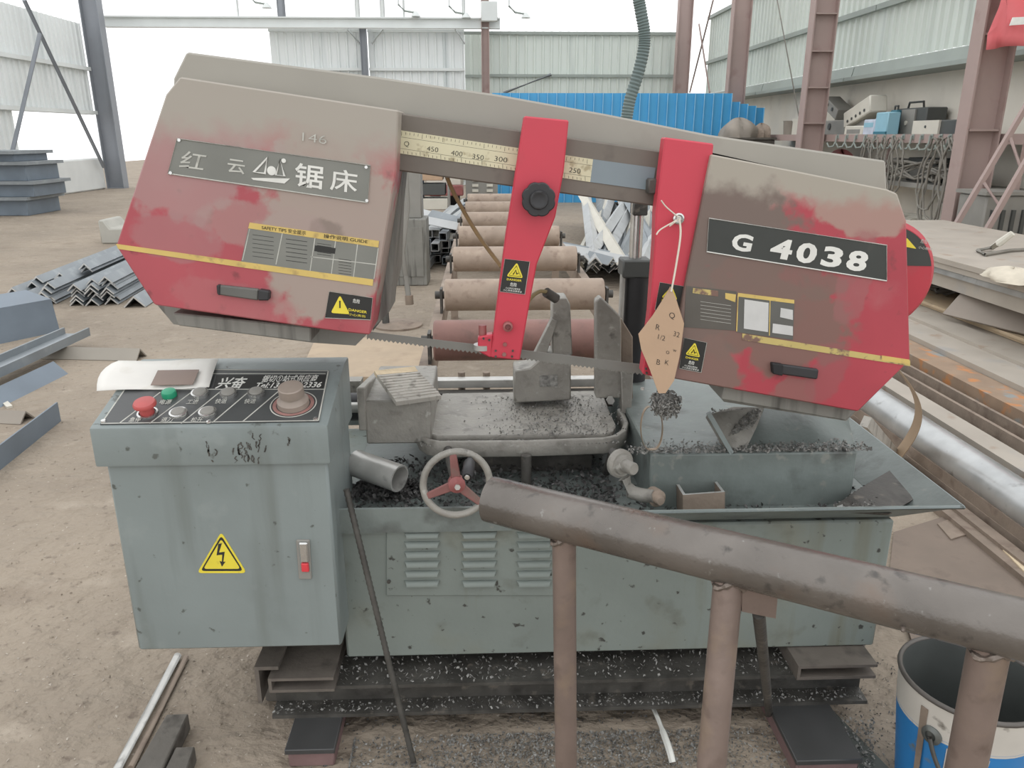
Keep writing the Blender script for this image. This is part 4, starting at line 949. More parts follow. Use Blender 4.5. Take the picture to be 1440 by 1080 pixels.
# paint scuffs down the front of the console
rs = random.Random(5); sc_ = MB()
for cx, cy, n_ in ((300, 636, 5), (335, 632, 9), (356, 628, 9), (290, 644, 4), (345, 615, 5), (372, 620, 2), (400, 622, 2)):
    for _ in range(n_):
        x_, y_ = cx + rs.gauss(0, 7), cy + rs.gauss(0, 9); pts = []
        for k in range(4): pts.append((x_ + rs.uniform(-2, 2), y_ + 3.2 * k))
        for k in range(3):
            (ax_, ay_), (bx2, by2) = pts[k], pts[k + 1]; w2 = rs.uniform(.4, 1.3)
            if by2 < 653: sc_.add([PY(ax_ - w2, ay_, 1.5992), PY(ax_ + w2, ay_, 1.5992), PY(bx2 + w2, by2, 1.5992), PY(bx2 - w2, by2, 1.5992)], [(0, 1, 2, 3)])
tag(sc_.build('paint_scuffs', steel_dark, cab, smooth=0, fix=False), kind='stuff')

# ---------------------------------------------------------------- the bow
CY, FY = 1.66, 1.80
TILT = math.atan2((PY(560, 155, CY) - PY(250, 110, CY)).z, (PY(560, 155, CY) - PY(250, 110, CY)).x)
o_l = PY(163, 345, CY)
red_l = dusty_cover('dusty_red_cover', (166, 76, 84), (160, 153, 143), o_l.x, o_l.z, -TILT, .30, .2,
    [(.44, .10, .16, .2, (158, 148, 138), .9), (.1, .22, .22, .14, (160, 142, 138), .6), (.43, .05, .05, .06, (126, 112, 104), .8), (.3, .08, .12, .06, (160, 140, 134), .5), (.12, .03, .1, .05, (158, 118, 118), .5), (.22, -.09, .14, .05, (170, 104, 106), .5)])
o_r = PY(1000, 230, CY)
red_r = dusty_cover('brown_dusted_red_cover', (168, 64, 75), (160, 153, 141), o_r.x, o_r.z, -TILT, -.015, -.06,
    [(.05, -.13, .2, .13, (108, 98, 90), .95), (.08, -.3, .22, .1, (112, 98, 90), .95), (.26, -.33, .13, .12, (122, 94, 86), .95), (.05, -.47, .13, .09, (122, 98, 90), .95), (.3, -.47, .06, .05, (130, 98, 92), .7), (.34, -.05, .12, .05, (160, 140, 128), .8), (.2, -.22, .16, .05, (118, 96, 88), .85), (.37, -.2, .04, .1, (150, 96, 96), .6), (.36, -.42, .05, .08, (146, 84, 86), .6)])
# frame behind the covers
bow = flat('bow_frame', ((262, 73), (530, 108), (700, 133), (850, 160), (1000, 190), (1246, 226), (1250, 330), (930, 262), (560, 215), (240, 190), (244, 110)), FY, .16, grey_frame, saw, bev=.004)
flat('bow_plate', ((240, 130), (566, 170), (566, 240), (548, 438), (500, 486), (440, 482), (244, 456), (218, 425), (176, 340)), FY + .0, .12, dark_frame, bow)
flat('bow_plate', ((1002, 215), (1250, 270), (1262, 500), (1200, 582), (1190, 592), (1018, 565), (1000, 540), (960, 520)), FY, .12, dark_frame, bow)
flat('inner_guard', ((545, 246), (564, 246), (560, 380), (545, 440), (524, 466)), FY + .121, .1, dark_frame, bow)
flat('bow_base_box', ((242, 440), (437, 460), (437, 482), (250, 458)), CY + .03, .1, dark_frame, bow, bev=.003)
flat('bow_lower_box', ((1020, 542), (1206, 576), (1190, 592), (1014, 562)), CY + .03, .12, dark_frame, bow, bev=.003)
# covers
cov_l = flat('wheel_cover', ((253, 108), (560, 155), (557, 240), (520, 471), (480, 467), (217, 429), (163, 346), (233, 133)), CY, .14, red_l, saw, bev=.003)
cov_r = flat('wheel_cover', ((1001, 217), (1247, 266), (1262, 272), (1275, 311), (1280, 507), (1207, 579), (938, 531)), CY, .14, red_r, saw, bev=.003)
# beige rim line along the left cover edge
# nameplates
def plate(px, mat, parent, y=CY, t=.002, nm='nameplate', border=None):
    o = flat(nm, px, y - t, t + .0005, mat, parent)
    if border is not None:
        P = poly(px, y - t - .0004); mb = MB(); mb.tube(P, .0013, 5, True); mb.build(nm + '_border', border, parent)
    return o
plate(((249, 195), (521, 233), (517, 285), (236, 244)), plate_dust, cov_l, border=grey_pr)
x, yv = dirs((245, 220), (519, 258), CY)
def wpx(s, px, py, w_px, h_px, mat, parent, y=CY - .0028, bold=.012, xd=None, yd=None, slant=0):
    o = PY(px, py, y); wd = (PY(px + w_px, py, y) - o).length; ht = (PY(px, py - h_px, y) - o).length
    return words(s, o, xd or x, yd or yv, ht * 1.25, mat, parent, width=wd, bold=bold, slant=slant, depth=.0003)
wpx('红', 252, 234, 38, 22, grey_pr, cov_l, bold=.006, slant=.2)
wpx('云', 320, 240, 24, 18, grey_pr, cov_l, bold=.012)
wpx('锯', 414, 258, 40, 28, white_pr, cov_l, bold=.014)
wpx('床', 464, 264, 38, 26, white_pr, cov_l, bold=.012)
def emblem(px, mat, nm='emblem_shape'):
    mb = MB(); mb.add(poly(px, CY - .0031), [tuple(range(len(px)))]); return mb.build(nm, mat, cov_l, smooth=0, fix=False)
# ship emblem: two outlined sails, disc, dot and hull
for px in (((357, 242), (376, 222), (372.5, 244)), ((388, 246), (394, 224.5), (400, 247.5))):
    P = poly(px, CY - .003); mb = MB(); mb.tube(P, .0028, 6, True); mb.build('emblem_sail', white_pr, cov_l)
for c, r in (((382, 240), 6), ((399, 226), 3)):
    mb = MB(); p = PY(*c, CY - .003); mb.lathe(p, (0, -1, 0), [(r / 660, 0), (r / 660, .001)], 20); mb.build('emblem_disc', white_pr, cov_l)
emblem(((353, 250), (408, 251), (400, 258), (356, 253)), white_pr, 'emblem_hull')
for px, py in ((240, 243), (515, 235), (516, 282), (252, 197)): bolt(PY(px, py, CY - .003), (0, -1, 0), .0035, cov_l, chrome, .002, 'rivet')
wpx('146', 425, 198, 34, 14, grey_pr, cov_l, bold=-.012)
# instruction sticker with yellow band and stripe
plate(((351, 313), (533, 339), (525, 397), (339, 368)), plate_dust, cov_l, nm='instruction_sticker', t=.0012)
plate(((351, 313), (533, 339), (532, 348), (349, 321)), yellow_old, cov_l, nm='sticker_header', t=.0018)
plate(((163, 343), (341, 368), (525, 393), (524, 402), (340, 376), (166, 350)), yellow_old, cov_l, nm='yellow_stripe', t=.0014)
def seg(a, b, mat, parent, y, wd=.0009, nm='sticker_line'):
    p, q = PY(*a, y), PY(*b, y); d = (q - p).normalized(); s = Vector((-d.z, 0, d.x)) * wd
    mb = MB(); mb.add([p - s, q - s, q + s, p + s], [(0, 1, 2, 3)]); return mb.build(nm, mat, parent, smooth=0, fix=False)
ys_ = CY - .0014
for a, b in (((397, 328), (388, 372)), ((443, 334), (436, 381)), ((472, 338), (466, 385)), ((503, 342), (497, 390)), ((437, 361), (529, 372)), ((351, 322), (341, 366)), ((532, 349), (526, 392))): seg(a, b, grey_pr, cov_l, ys_)
for k in range(6):
    seg((402, 336 + 6 * k), (432, 340 + 6 * k), ink, cov_l, ys_, .0006); seg((355, 330 + 6 * k), (385, 334 + 6 * k), ink, cov_l, ys_, .0005)
    seg((446, 342 + 3 * k), (466, 345 + 3 * k), ink, cov_l, ys_, .0005); seg((476, 364 + 4 * k), (494, 366.5 + 4 * k), ink, cov_l, ys_, .0005)
flat('sticker_diagram', ((443, 345), (472, 349), (471, 357), (442, 353)), CY - .0016, .0004, ink, cov_l)
wpx('SAFETY TIPS 安全提示', 368, 322, 62, 5, ink, cov_l, y=CY - .0022, bold=.006)
wpx('操作说明 GUIDE', 455, 334, 62, 5, ink, cov_l, y=CY - .0022, bold=.006)
# recessed grip handles
def grip(px, parent, mat_a, mat_b):
    a, b, c, d = px
    flat('grip_frame', px, CY - .01, .012, mat_a, parent, bev=.003)
    l = lambda p, q, s: (p[0] + (q[0] - p[0]) * s, p[1] + (q[1] - p[1]) * s)
    return a, b, c, d, l
a, b, c, d, l = grip(((306, 401), (364, 407), (363, 423), (307, 415)), cov_l, M('grey_grip', (98, 98, 94), .5), black_pl)
flat('grip_end', ((363, 407), (379, 410), (378, 423), (362, 423)), CY - .016, .018, black_pl, cov_l, bev=.003)
flat('grip_end', ((304, 401), (309, 401), (309, 416), (305, 414)), CY - .013, .014, black_pl, cov_l, bev=.002)
a, b, c, d, l = grip(((1086, 511), (1152, 520), (1150, 534), (1087, 525)), cov_r, black_pl, black_pl)
flat('grip_end', ((1086, 511), (1102, 513), (1101, 529), (1087, 526)), CY - .014, .016, black_in, cov_r, bev=.002)
# danger stickers
def danger(px, parent, y, xd, yd, kind=0):
    flat('danger_sticker', px, y - .001, .0015, ink, parent)
    P = poly(px, y - .0014); mb = MB(); mb.tube(P, .0007, 4, True); mb.build('sticker_edge', grey_pr, parent)
c3 = lambda p, q, s, t_: None
def quad(px, s, t_):
    (ax, ay), (bx_, by), (cx, cy), (dx, dy) = px
    return (ax + (bx_ - ax) * s) * (1 - t_) + (dx + (cx - dx) * s) * t_, (ay + (by - ay) * s) * (1 - t_) + (dy + (cy - dy) * s) * t_
def sub(px, s0, t0, s1, t1): return (quad(px, s0, t0), quad(px, s1, t0), quad(px, s1, t1), quad(px, s0, t1))
def danger_v(px, parent, y):
    danger(px, parent, y, None, None)
    T = (quad(px, .5, .06), quad(px, .84, .52), quad(px, .16, .52))
    tri(T, y - .0022, .0008, yellow, parent, 'warning_triangle', .006)
    I = (quad(px, .5, .17), quad(px, .74, .48), quad(px, .26, .48))
    mb = MB(); mb.tube(poly(I, y - .0026), .0008, 4, True); mb.build('triangle_line', ink, parent)
    mb = MB(); mb.tube(poly((quad(px, .42, .44), quad(px, .5, .3), quad(px, .56, .42), quad(px, .62, .38)), y - .0026), .0014, 4); mb.build('hand_mark', ink, parent)
    q = quad(px, .2, .63); w_ = quad(px, .8, .63)[0] - q[0]
    xd, yd = dirs(quad(px, 0, .6), quad(px, 1, .6), y)
    wpx('DANGER', *q, w_, (quad(px, 0, 1)[1] - px[0][1]) * .07, yellow, parent, y - .0016, .02, xd, yd)
    q = quad(px, .36, .79); wpx('危险', *q, w_ * .45, (px[3][1] - px[0][1]) * .1, white_pr, parent, y - .0016, .01, xd, yd)
    for t_, s0 in ((.86, .2), (.93, .12)):
        q = quad(px, s0, t_ + .03); wpx('小心夹伤注意安全', *q, (1 - 2 * s0) * (px[1][0] - px[0][0]), (px[3][1] - px[0][1]) * .05, white_pr, parent, y - .0016, .006, xd, yd)
px = ((463, 410), (524, 419), (521, 450), (457, 447))
danger(px, cov_l, CY, None, None)
tri(((478, 415), (492, 442), (465, 440)), CY - .0022, .0008, yellow, cov_l, 'warning_triangle', .006)
mb = MB(); mb.tube(poly(((478, 423), (478, 433)), CY - .0028), .0014, 6); mb.build('exclamation_mark', ink, cov_l)
xd, yd = dirs((463, 410), (524, 419), CY)
wpx('危险', 496, 425, 10, 5, white_pr, cov_l, CY - .0016, .01, xd, yd); wpx('DANGER', 490, 437, 26, 4, yellow, cov_l, CY - .0016, .02, xd, yd); wpx('小心夹伤', 490, 443, 24, 3, yellow, cov_l, CY - .0016, .005, xd, yd)
danger_v(((962, 475), (994, 482), (986, 524), (955, 518)), cov_r, CY)
# G 4038 nameplate
plate(((997, 307), (1247, 345), (1247, 395), (994, 354)), plate_blk, cov_r, border=white_pr)
x, yv = dirs((997, 330), (1247, 370), CY)
wpx('G', 1027, 349.5, 29, 25, white_pr, cov_r, bold=.035)
for s_, x_, y_ in (('4', 1081, 360), ('0', 1117, 366), ('3', 1153, 371.5), ('8', 1188, 377)): wpx(s_, x_, y_, 29 if s_ != '4' else 31, 29, white_pr, cov_r, bold=.04)
# data sticker on the right cover
plate(((965, 402), (1036, 410), (1034, 465), (962, 460)), M('dim_black_sticker', (88, 84, 78), .5, 0, .12, 12, spots=((120, 104, 94), .35, 14, .3)), cov_r, nm='instruction_sticker', t=.001)
plate(((1038, 414), (1117, 425), (1115, 478), (1036, 467)), M('dusty_black_sticker', (92, 92, 88), .5, 0, .12, 12), cov_r, nm='data_plate', t=.0014)
plate(((1038, 412), (1117, 422), (1117, 427), (1038, 417)), yellow_old, cov_r, nm='data_plate_header', t=.002)
for q in (((1047, 421), (1081, 426), (1080, 467), (1046, 462)), ((1098, 433), (1115, 436), (1115, 450), (1097, 446)), ((1087, 455), (1115, 459), (1115, 472), (1086, 468))):
    plate(q, M('grey_white_field', (196, 196, 194), .7, 0, .05, 30), cov_r, nm='data_field', t=.0022)
for k in range(6): seg((985, 424 + 5 * k), (1028, 430 + 5 * k), grey_pr, cov_r, CY - .0013, .0004)
seg((1038, 414), (1036, 466), yellow_old, cov_r, CY - .0018, .0012); seg((1083, 420), (1082, 472), yellow_old, cov_r, CY - .0018, .001)
plate(((975, 405), (1010, 409), (1010, 417), (974, 412)), yellow_rub, cov_r, nm='worn_header', t=.0016)
plate(((1020, 412), (1035, 414), (1034, 425), (1020, 420)), yellow_old, cov_r, nm='worn_header', t=.0016)
plate(((1044, 469), (1280, 507), (1280, 515), (1044, 478)), yellow_rub, cov_r, nm='yellow_stripe', t=.0012)
plate(((1240, 500), (1279, 506), (1279, 513), (1240, 507)), yellow_old, cov_r, nm='yellow_stripe', t=.0016)
# drive housing behind the right cover
dc = PY(1236, 388, 1.87); dR = .137
dh = MB(); dh.lathe(dc, (0, 1, 0), [(.02, -.012), (dR - .012, -.012), (dR, 0), (dR, .2), (dR - .02, .22)], 48); dh = dh.build('drive_housing', M('drum_red', (176, 54, 66), .45, 0, .08, 5, spots=((140, 88, 84), .45, 7, .3)), saw)
ds = MB(); c = []
for k in range(13):
    a = math.radians(12 + 60 * k / 12); c.append(dc + Vector((math.cos(a) * (dR - .014), -.0135, math.sin(a) * (dR - .014))))
c += [dc + Vector((.03, -.0135, (dR - .02) * .98)), dc + Vector((.03, -.0135, .028))]
ds.add(c, [tuple(range(len(c)))]); ds.build('drum_sticker', plate_blk, dh, smooth=0, fix=False)
tri(((1275, 334), (1289, 350), (1273, 347)), dc.y - .0155, .0008, yellow, dh, 'warning_triangle', .004)
x2, y2 = dirs((1290, 342), (1314, 346), dc.y)
wpx('危险', 1294, 341, 10, 5, grey_pr, dh, dc.y - .0142, .01, x2, y2); wpx('小心触电', 1291, 349, 20, 3.4, grey_pr, dh, dc.y - .0142, .005, x2, y2)
# ---------------------------------------------------------------- guide beam with scale
gy = 1.735
gb = flat('guide_beam', ((556, 158), (935, 213), (928, 291), (550, 239)), gy, .06, beam_mat, saw, bev=.003)
flat('scale_strip', ((562, 183), (834, 224), (830, 256), (558, 215)), gy - .002, .003, rule_mat, gb)
flat('blue_strip', ((834, 224), (922, 236), (917, 268), (830, 256)), gy - .002, .003, bluegrey, gb)
x, yv = dirs((560, 199), (830, 239), gy)
wpx('450', 600, 212, 16, 8, ink, gb, gy - .0024, -.01); wpx('400', 634, 218, 16, 8, ink, gb, gy - .0024, -.01); wpx('350', 664, 223, 16, 8, ink, gb, gy - .0024, -.01); wpx('300', 695, 226, 18, 8, ink, gb, gy - .0024, -.01)
wpx('Q', 568, 205, 7, 8, ink, gb, gy - .0024, -.01); wpx('250', 800, 242, 16, 8, ink, gb, gy - .0024, -.01)
for k in range(46):
    xx = 565 + k * 5.8; y0_ = 184.5 + (xx - 562) * .1507; h = 6 if k % 5 == 0 else 3.5
    seg((xx, y0_), (xx - .4, y0_ + h), ink, gb, gy - .0022, .0004, 'scale_tick'); seg((xx - 3, y0_ + 30), (xx - 3.2, y0_ + 30 - h), ink, gb, gy - .0022, .0004, 'scale_tick')
seg((560, 192), (833, 233), ink, gb, gy - .0021, .0003); seg((559, 208), (831, 249), ink, gb, gy - .0021, .0003)
# ---------------------------------------------------------------- guide arms
ay = 1.695
arm1 = flat('guide_arm', ((737, 163), (800, 169), (793, 240), (781, 305), (755, 372), (746, 420), (731, 507), (690, 503), (697, 440), (711, 330), (722, 260)), ay, .035, arm_red, saw, bev=.003)
arm2 = flat('guide_arm', ((935, 193), (1004, 202), (999, 250), (985, 320), (968, 400), (952, 470), (938, 535), (903, 526), (914, 440), (921, 340), (922, 300)), ay - .02, .04, arm_red, saw, bev=.003)
flat('arm_bracket', ((672, 474), (694, 470), (692, 500), (690, 504), (672, 494)), ay + .004, .03, arm_red, arm1, bev=.003)
cylpx(673, 684, 457, 476, ay + .02, 'bracket_pin', red_old, arm1, 14)
cylpx(666, 690, 484, 491, ay + .02, 'guide_roller', steel_bare, arm1, 20)
for px, py, r in ((713, 458, .007), (710, 484, .005), (709, 498, .005), (697, 493, .0025), (721, 493, .0025), (697, 501, .0025), (720, 501, .0025), (680, 476, .0025), (688, 478, .0025)): bolt(PY(px, py, ay), (0, -1, 0), r, arm1, steel_dark if r < .004 else red_old, .004)
mb = MB(); mb.lathe(PY(714, 458, ay), (0, -1, 0), [(.011, 0), (.011, .014), (.007, .016), (.006, .008)], 18); mb.build('arm_boss', red_old, arm1)
# lobed clamp knob
kc = PY(756, 279, ay); kn = MB(); pts = []
for k in range(72):
    a = 2 * math.pi * k / 72; r = .0325 + .0035 * abs(math.sin(4 * a)) ** .6
    pts.append(kc + Vector((r * math.cos(a), -.012, r * math.sin(a))))
kn.prism(pts, (0, -.026, 0)); kn.lathe(kc, (0, -1, 0), [(.016, 0), (.016, .014), (.02, .036), (.02, .045), (.017, .048), (.013, .046), (.002, .046)], 28); kn.build('clamp_knob', black_pl, arm1, bev=.003)
danger_v(((710, 364), (745, 368), (738, 414), (703, 410)), arm1, ay)
danger_v(((928, 397), (963, 403), (954, 442), (921, 436)), arm2, ay - .02)
mb = MB(); mb.lathe(PY(953, 307, ay - .02), (0, -1, 0), [(.012, 0), (.012, .01), (.009, .012), (.006, .006)], 18); mb.build('arm_boss', chrome, arm2)
for px, py in ((908, 518), (909, 524)): bolt(PY(px, py, ay - .02), (0, -1, 0), .0025, arm2)
for px, py in ((1003, 230), (918, 262)):
    c = PY(px, py, ay + .02); mb = MB(); mb.box(c + Vector((-.012, -.01, -.016)), c + Vector((.012, .02, .016))); mb.build('arm_clip', steel_dark, arm2, bev=.003)
cylpx(901, 906, 545, 548, ay, 'arm_pin', steel_bare, arm2)
# ---------------------------------------------------------------- blade with teeth
a0, a1, b0, b1 = PY(516, 466, 1.745), PY(908, 513, 1.745), PY(516, 477, 1.745), PY(908, 528, 1.745)
bl = MB(); nb = 130; top, bot = [], []
for k in range(nb + 1):
    s = k / nb; top.append(a0.lerp(a1, s)); bot.append(b0.lerp(b1, s) + Vector((0, 0, .004 if k % 2 else -.001)))
vs = top + bot; off = Vector((0, .0014, 0)); vs = vs + [v + off for v in vs]; m_ = nb + 1
for k in range(nb): pass
fs = []
for k in range(nb):
    fs += [(k, k + 1, m_ + k + 1, m_ + k), (2 * m_ + k + 1, 2 * m_ + k, 3 * m_ + k, 3 * m_ + k + 1), (k, 2 * m_ + k, 2 * m_ + k + 1, k + 1), (m_ + k, m_ + k + 1, 3 * m_ + k + 1, 3 * m_ + k)]
bl.add(vs, fs); bl.build('saw_blade', M('blade_steel', (122, 121, 116), .45, .2, .08, 8, .03, 60), saw, smooth=0)
# ---------------------------------------------------------------- supply hose and coolant line
hs = [PY(880, 190, 1.9), PY(881, 170, 1.9), PY(886, 140, 1.9), PY(897, 105, 1.9), PY(905, 70, 1.9), PY(906, 45, 1.9), PY(901, 15, 1.9), PY(896, -20, 1.9), PY(890, -120, 1.9)]
def smooth_path(P, k=8):
    out = []
    for i in range(len(P) - 1):
        p0, p1, p2, p3 = P[max(i - 1, 0)], P[i], P[i + 1], P[min(i + 2, len(P) - 1)]
        for j in range(k):
            t = j / k; out.append(.5 * ((2 * p1) + (p2 - p0) * t + (2 * p0 - 5 * p1 + 4 * p2 - p3) * t * t + (3 * p1 - p0 - 3 * p2 + p3) * t ** 3))
    return out + [P[-1]]
P = smooth_path(hs, 14)
mb = MB(); mb.tube(P, [.0145 if i % 2 else .0125 for i in range(len(P))], 12); hz = mb.build('supply_hose', hose_mat, saw, smooth=50)
cylpx(869, 889, 184, 206, 1.88, 'hose_fitting', box_grey, hz); flat('fitting_label', ((870, 199), (888, 201), (887, 208), (869, 206)), 1.845, .002, white_pr, hz)
mb = MB(); mb.tube(smooth_path([PY(876, 186, 1.87), PY(866, 190, 1.86), PY(862, 204, 1.86)]), .004, 6); mb.build('fitting_wire', white_pr, hz)
mb = MB(); mb.tube(smooth_path([PY(627, 245, 1.82), PY(640, 275, 1.84), PY(672, 330, 1.85), PY(705, 375, 1.8)]), .0048, 8); mb.build('coolant_hose', M('tan_hose', (148, 124, 88), .5, 0, .1, 20), saw)
mb = MB(); mb.tube(smooth_path([PY(732, 455, 1.74), PY(742, 425, 1.78), PY(758, 410, 1.8), PY(774, 412, 1.82)]), .005, 8); mb.build('coolant_hose', M('olive_hose', (130, 118, 84), .5, 0, .1, 20), saw)
mb = MB(); mb.cyl(PY(768, 411, 1.81), PY(782, 420, 1.83), .012, n=12); mb.build('coolant_nozzle', steel_dark, saw)

# ================================================================ THINGS ON AND AROUND THE SAW
# paper sheet and taped patch on the console
vs, fs, nu, nv = [], [], 12, 6
c0, c1, c2, c3_ = (137, 553), (295, 548), (308, 508), (168, 511)
for j in range(nv + 1):
    for i in range(nu + 1):
        s, t_ = i / nu, j / nv
        x_ = (c0[0] * (1 - s) + c1[0] * s) * (1 - t_) + (c3_[0] * (1 - s) + c2[0] * s) * t_
        y_ = (c0[1] * (1 - s) + c1[1] * s) * (1 - t_) + (c3_[1] * (1 - s) + c2[1] * s) * t_
        h = .0065 + .03 * max(0, .35 - s) ** 1.5 * 4 * t_ * (1 - t_) + .004 * math.sin(s * 7 + t_ * 2) * (1 if 0 < j < nv else .5)
        vs.append(CP(x_ - 8 * math.sin(math.pi * t_) * (1 - s), y_, max(.005, h)))
fs = [(j * (nu + 1) + i, j * (nu + 1) + i + 1, (j + 1) * (nu + 1) + i + 1, (j + 1) * (nu + 1) + i) for j in range(nv) for i in range(nu)]
mb = MB(); mb.add(vs, fs)
t = thing('paper_sheet', CP(220, 540, .006), 'curled white paper sheet with a brown patch on the console', 'paper')
o = mb.build('sheet', paper, t, smooth=60, fix=False); sm = o.modifiers.new('thickness', 'SOLIDIFY'); sm.thickness = .001
onp = MB(); onp.prism([CP(x, y, .014) for x, y in ((214, 549), (224, 528), (282, 527), (273, 548))], pn * .001); onp.build('brown_patch', tape_brown, t)
# splintered board on the vise block
zv = PY(560, 563, vy).z
a = [PZ(530, 527, zv + .05), PZ(588, 522, zv + .05), PZ(621, 556, zv + .012), PZ(557, 565, zv + .012)]
t = thing('wood_offcut', (a[3].x, a[3].y, a[3].z - .02), 'weathered grooved board resting tilted on the vise block', 'board')
nn = (a[1] - a[0]).cross(a[3] - a[0]).normalized(); nn = nn if nn.z < 0 else -nn
mb = MB(); mb.prism(a, nn * .014); mb.build('board', wood_old, t, bev=.001)
for k in range(9):
    s = (k + .7) / 10; p, q = a[0].lerp(a[3], s), a[1].lerp(a[2], s); d = (a[3] - a[0]).normalized() * .0035
    mb = MB(); mb.prism([p - d, q - d, q + d, p + d], -nn * .002); mb.build('ridge', wood_old, t)
mb = MB(); mb.prism([a[0], a[1], a[1] + Vector((-.01, .015, .01)), a[0] + Vector((-.01, .02, .006))], nn * .012); mb.build('split_edge', wood_raw, t)
# pipe stub in the tray
p, q = PY(502, 652, 1.9), PY(563, 674, 1.78)
d = (q - p).normalized(); p.z = zf_ + .04; q.z = zf_ + .036
p, q = PY(500, 651, 1.9), PY(562, 673, 1.82)
mb = MB(); mb.pipe(p, q, .036, .031, 32); tag(mb.build('pipe_stub', steel_bare), 'short bright pipe offcut lying in the chip tray', 'pipe')
# channel offcut leaning in the trough
a = PY(990, 694, 1.712); b = Vector((a.x + .004, 1.709, zf_ + .012))
t_ = .007; poly_ = [(-.052, 0), (.052, 0), (.052, .068), (.052 - t_, .066), (.052 - t_, t_), (-.052 + t_, t_), (-.052 + t_, .066), (-.052, .068)]
mb = MB(); mb.prof([(q, r) for q, r in poly_], a, b, up=(0, 1, 0)); o = mb.build('channel_offcut', [steel_rust, steel_cut], smooth=30)
dd = (b - a).normalized()
for f in o.data.polygons:
    if abs(f.normal.dot(dd)) > .9: f.material_index = 1
tag(o, 'short channel offcut with a bright cut end in the tray trough', 'offcut')
mb = MB(); q4 = [PY(1166, 716, 1.66), PY(1251, 722, 1.66), PY(1305, 690, 1.78), PY(1263, 654, 1.92), PY(1207, 688, 1.84)]
mb.prism(q4, (0, .004, -.008)); tag(mb.build('plate_offcut', steel_dark), 'dark square plate offcut dusted with chips in the tray', 'offcut')
mb = MB(); mb.prism([PY(1150, 719, 1.65), PY(1186, 718, 1.65), PY(1185, 709, 1.68), PY(1156, 718, 1.67)], (0, .003, -.004)); tag(mb.build('plate_offcut', steel_cut), 'small bright sliver of plate behind the tray rim', 'offcut')
mb = MB(); mb.prism([PY(946, 667, 1.86), PY(952, 665, 1.86), PY(960, 695, 1.84), PY(952, 697, 1.84)], (0, .01, 0)); tag(mb.build('white_chip', white_pr), 'small white scrap beside the feed valve', 'scrap')
# cardboard tag on a string
tg = thing('cardboard_tag', PY(930, 560, 1.63), 'brown cardboard tag hanging by string from the guide arm', 'tag')
ty = 1.645
mb = MB(); mb.prism(poly(((943, 403), (950, 418), (962, 455), (956, 500), (948, 535), (936, 553), (926, 553), (914, 520), (902, 492), (898, 470), (918, 444), (932, 422)), ty), (0, .003, 0)); cb = mb.build('card', card, tg)
mb = MB(); mb.tube(smooth_path([PY(955, 306, ay - .04), PY(957, 330, 1.65), PY(951, 372, 1.645), PY(944, 410, 1.642)]), .0022, 6); mb.build('string', string_m, tg)
for pts in (((955, 306), (938, 292), (930, 282)), ((955, 308), (930, 322), (923, 330)), ((953, 309), (942, 318), (948, 312))):
    mb = MB(); mb.tube(smooth_path([PY(*q, ay - .038 - .006 * i) for i, q in enumerate(pts)]), .0016, 5); mb.build('string_end', string_m, tg)
xg, yg = (PY(952, 452, ty) - PY(920, 440, ty)).normalized(), None
rx = (PY(935, 540, ty) - PY(945, 410, ty)).normalized()
for s, px, py, h in (('Q', 940, 446, 9), ('R', 921, 463, 9), ('1/2', 923, 476, 8), ('o', 936, 497, 8), ('K', 934, 512, 8), ('B', 922, 512, 9), ('32', 946, 472, 8), ('w', 946, 494, 6)):
    words(s, PY(px, py, ty - .0006), (PY(px + 10, py + 3, ty) - PY(px, py, ty)), Vector((.1, 0, .9)), h / 600 * 1.2, ink, cb, bold=-.01, depth=.0002)
# chip clump hanging below
cc = PY(936, 568, 1.72); rnd = random.Random(31); mb = MB()
for k in range(420):
    v = Vector((rnd.gauss(0, 1), rnd.gauss(0, 1), rnd.gauss(0, 1))).normalized() * .034 * rnd.uniform(.7, 1.05); v.z *= .85
    c = cc + v; s = rnd.uniform(.003, .006); a_ = rnd.uniform(0, 6.28); pts = []
    ax = Vector((rnd.uniform(-1, 1), rnd.uniform(-1, 1), rnd.uniform(-1, 1))).normalized(); X, Y_ = mb.frame(ax)
    for j in range(6): pts.append(c + X * (s * math.cos(j * .9)) + Y_ * (s * math.sin(j * .9)) + ax * (s * .25 * j))
    mb.strip(pts, ax * s * .7, .0006)
mb.lathe(cc, (0, 0, 1), [(.003, -.026), (.02, -.02), (.027, 0), (.02, .02), (.003, .026)], 12)
tag(mb.build('chip_clump', chip_mat, smooth=0), 'ball of curled grey chips stuck below the tag', 'metal chips', kind='stuff')
# thin band loop below the clump
pts = [PY(914 + 12 * math.sin(2 * math.pi * k / 28) + (6 if k < 14 else 0), 603 - 30 * math.cos(2 * math.pi * k / 28), 1.75 + .03 * math.sin(2 * math.pi * k / 28)) for k in range(29)]
mb = MB(); mb.strip(pts, (0, .012, 0), .0012); tag(mb.build('band_loop', M('tan_spring_band', (150, 132, 112), .4, .4, .1, 10)), 'thin tan spring band loop hanging below the chip ball', 'band')

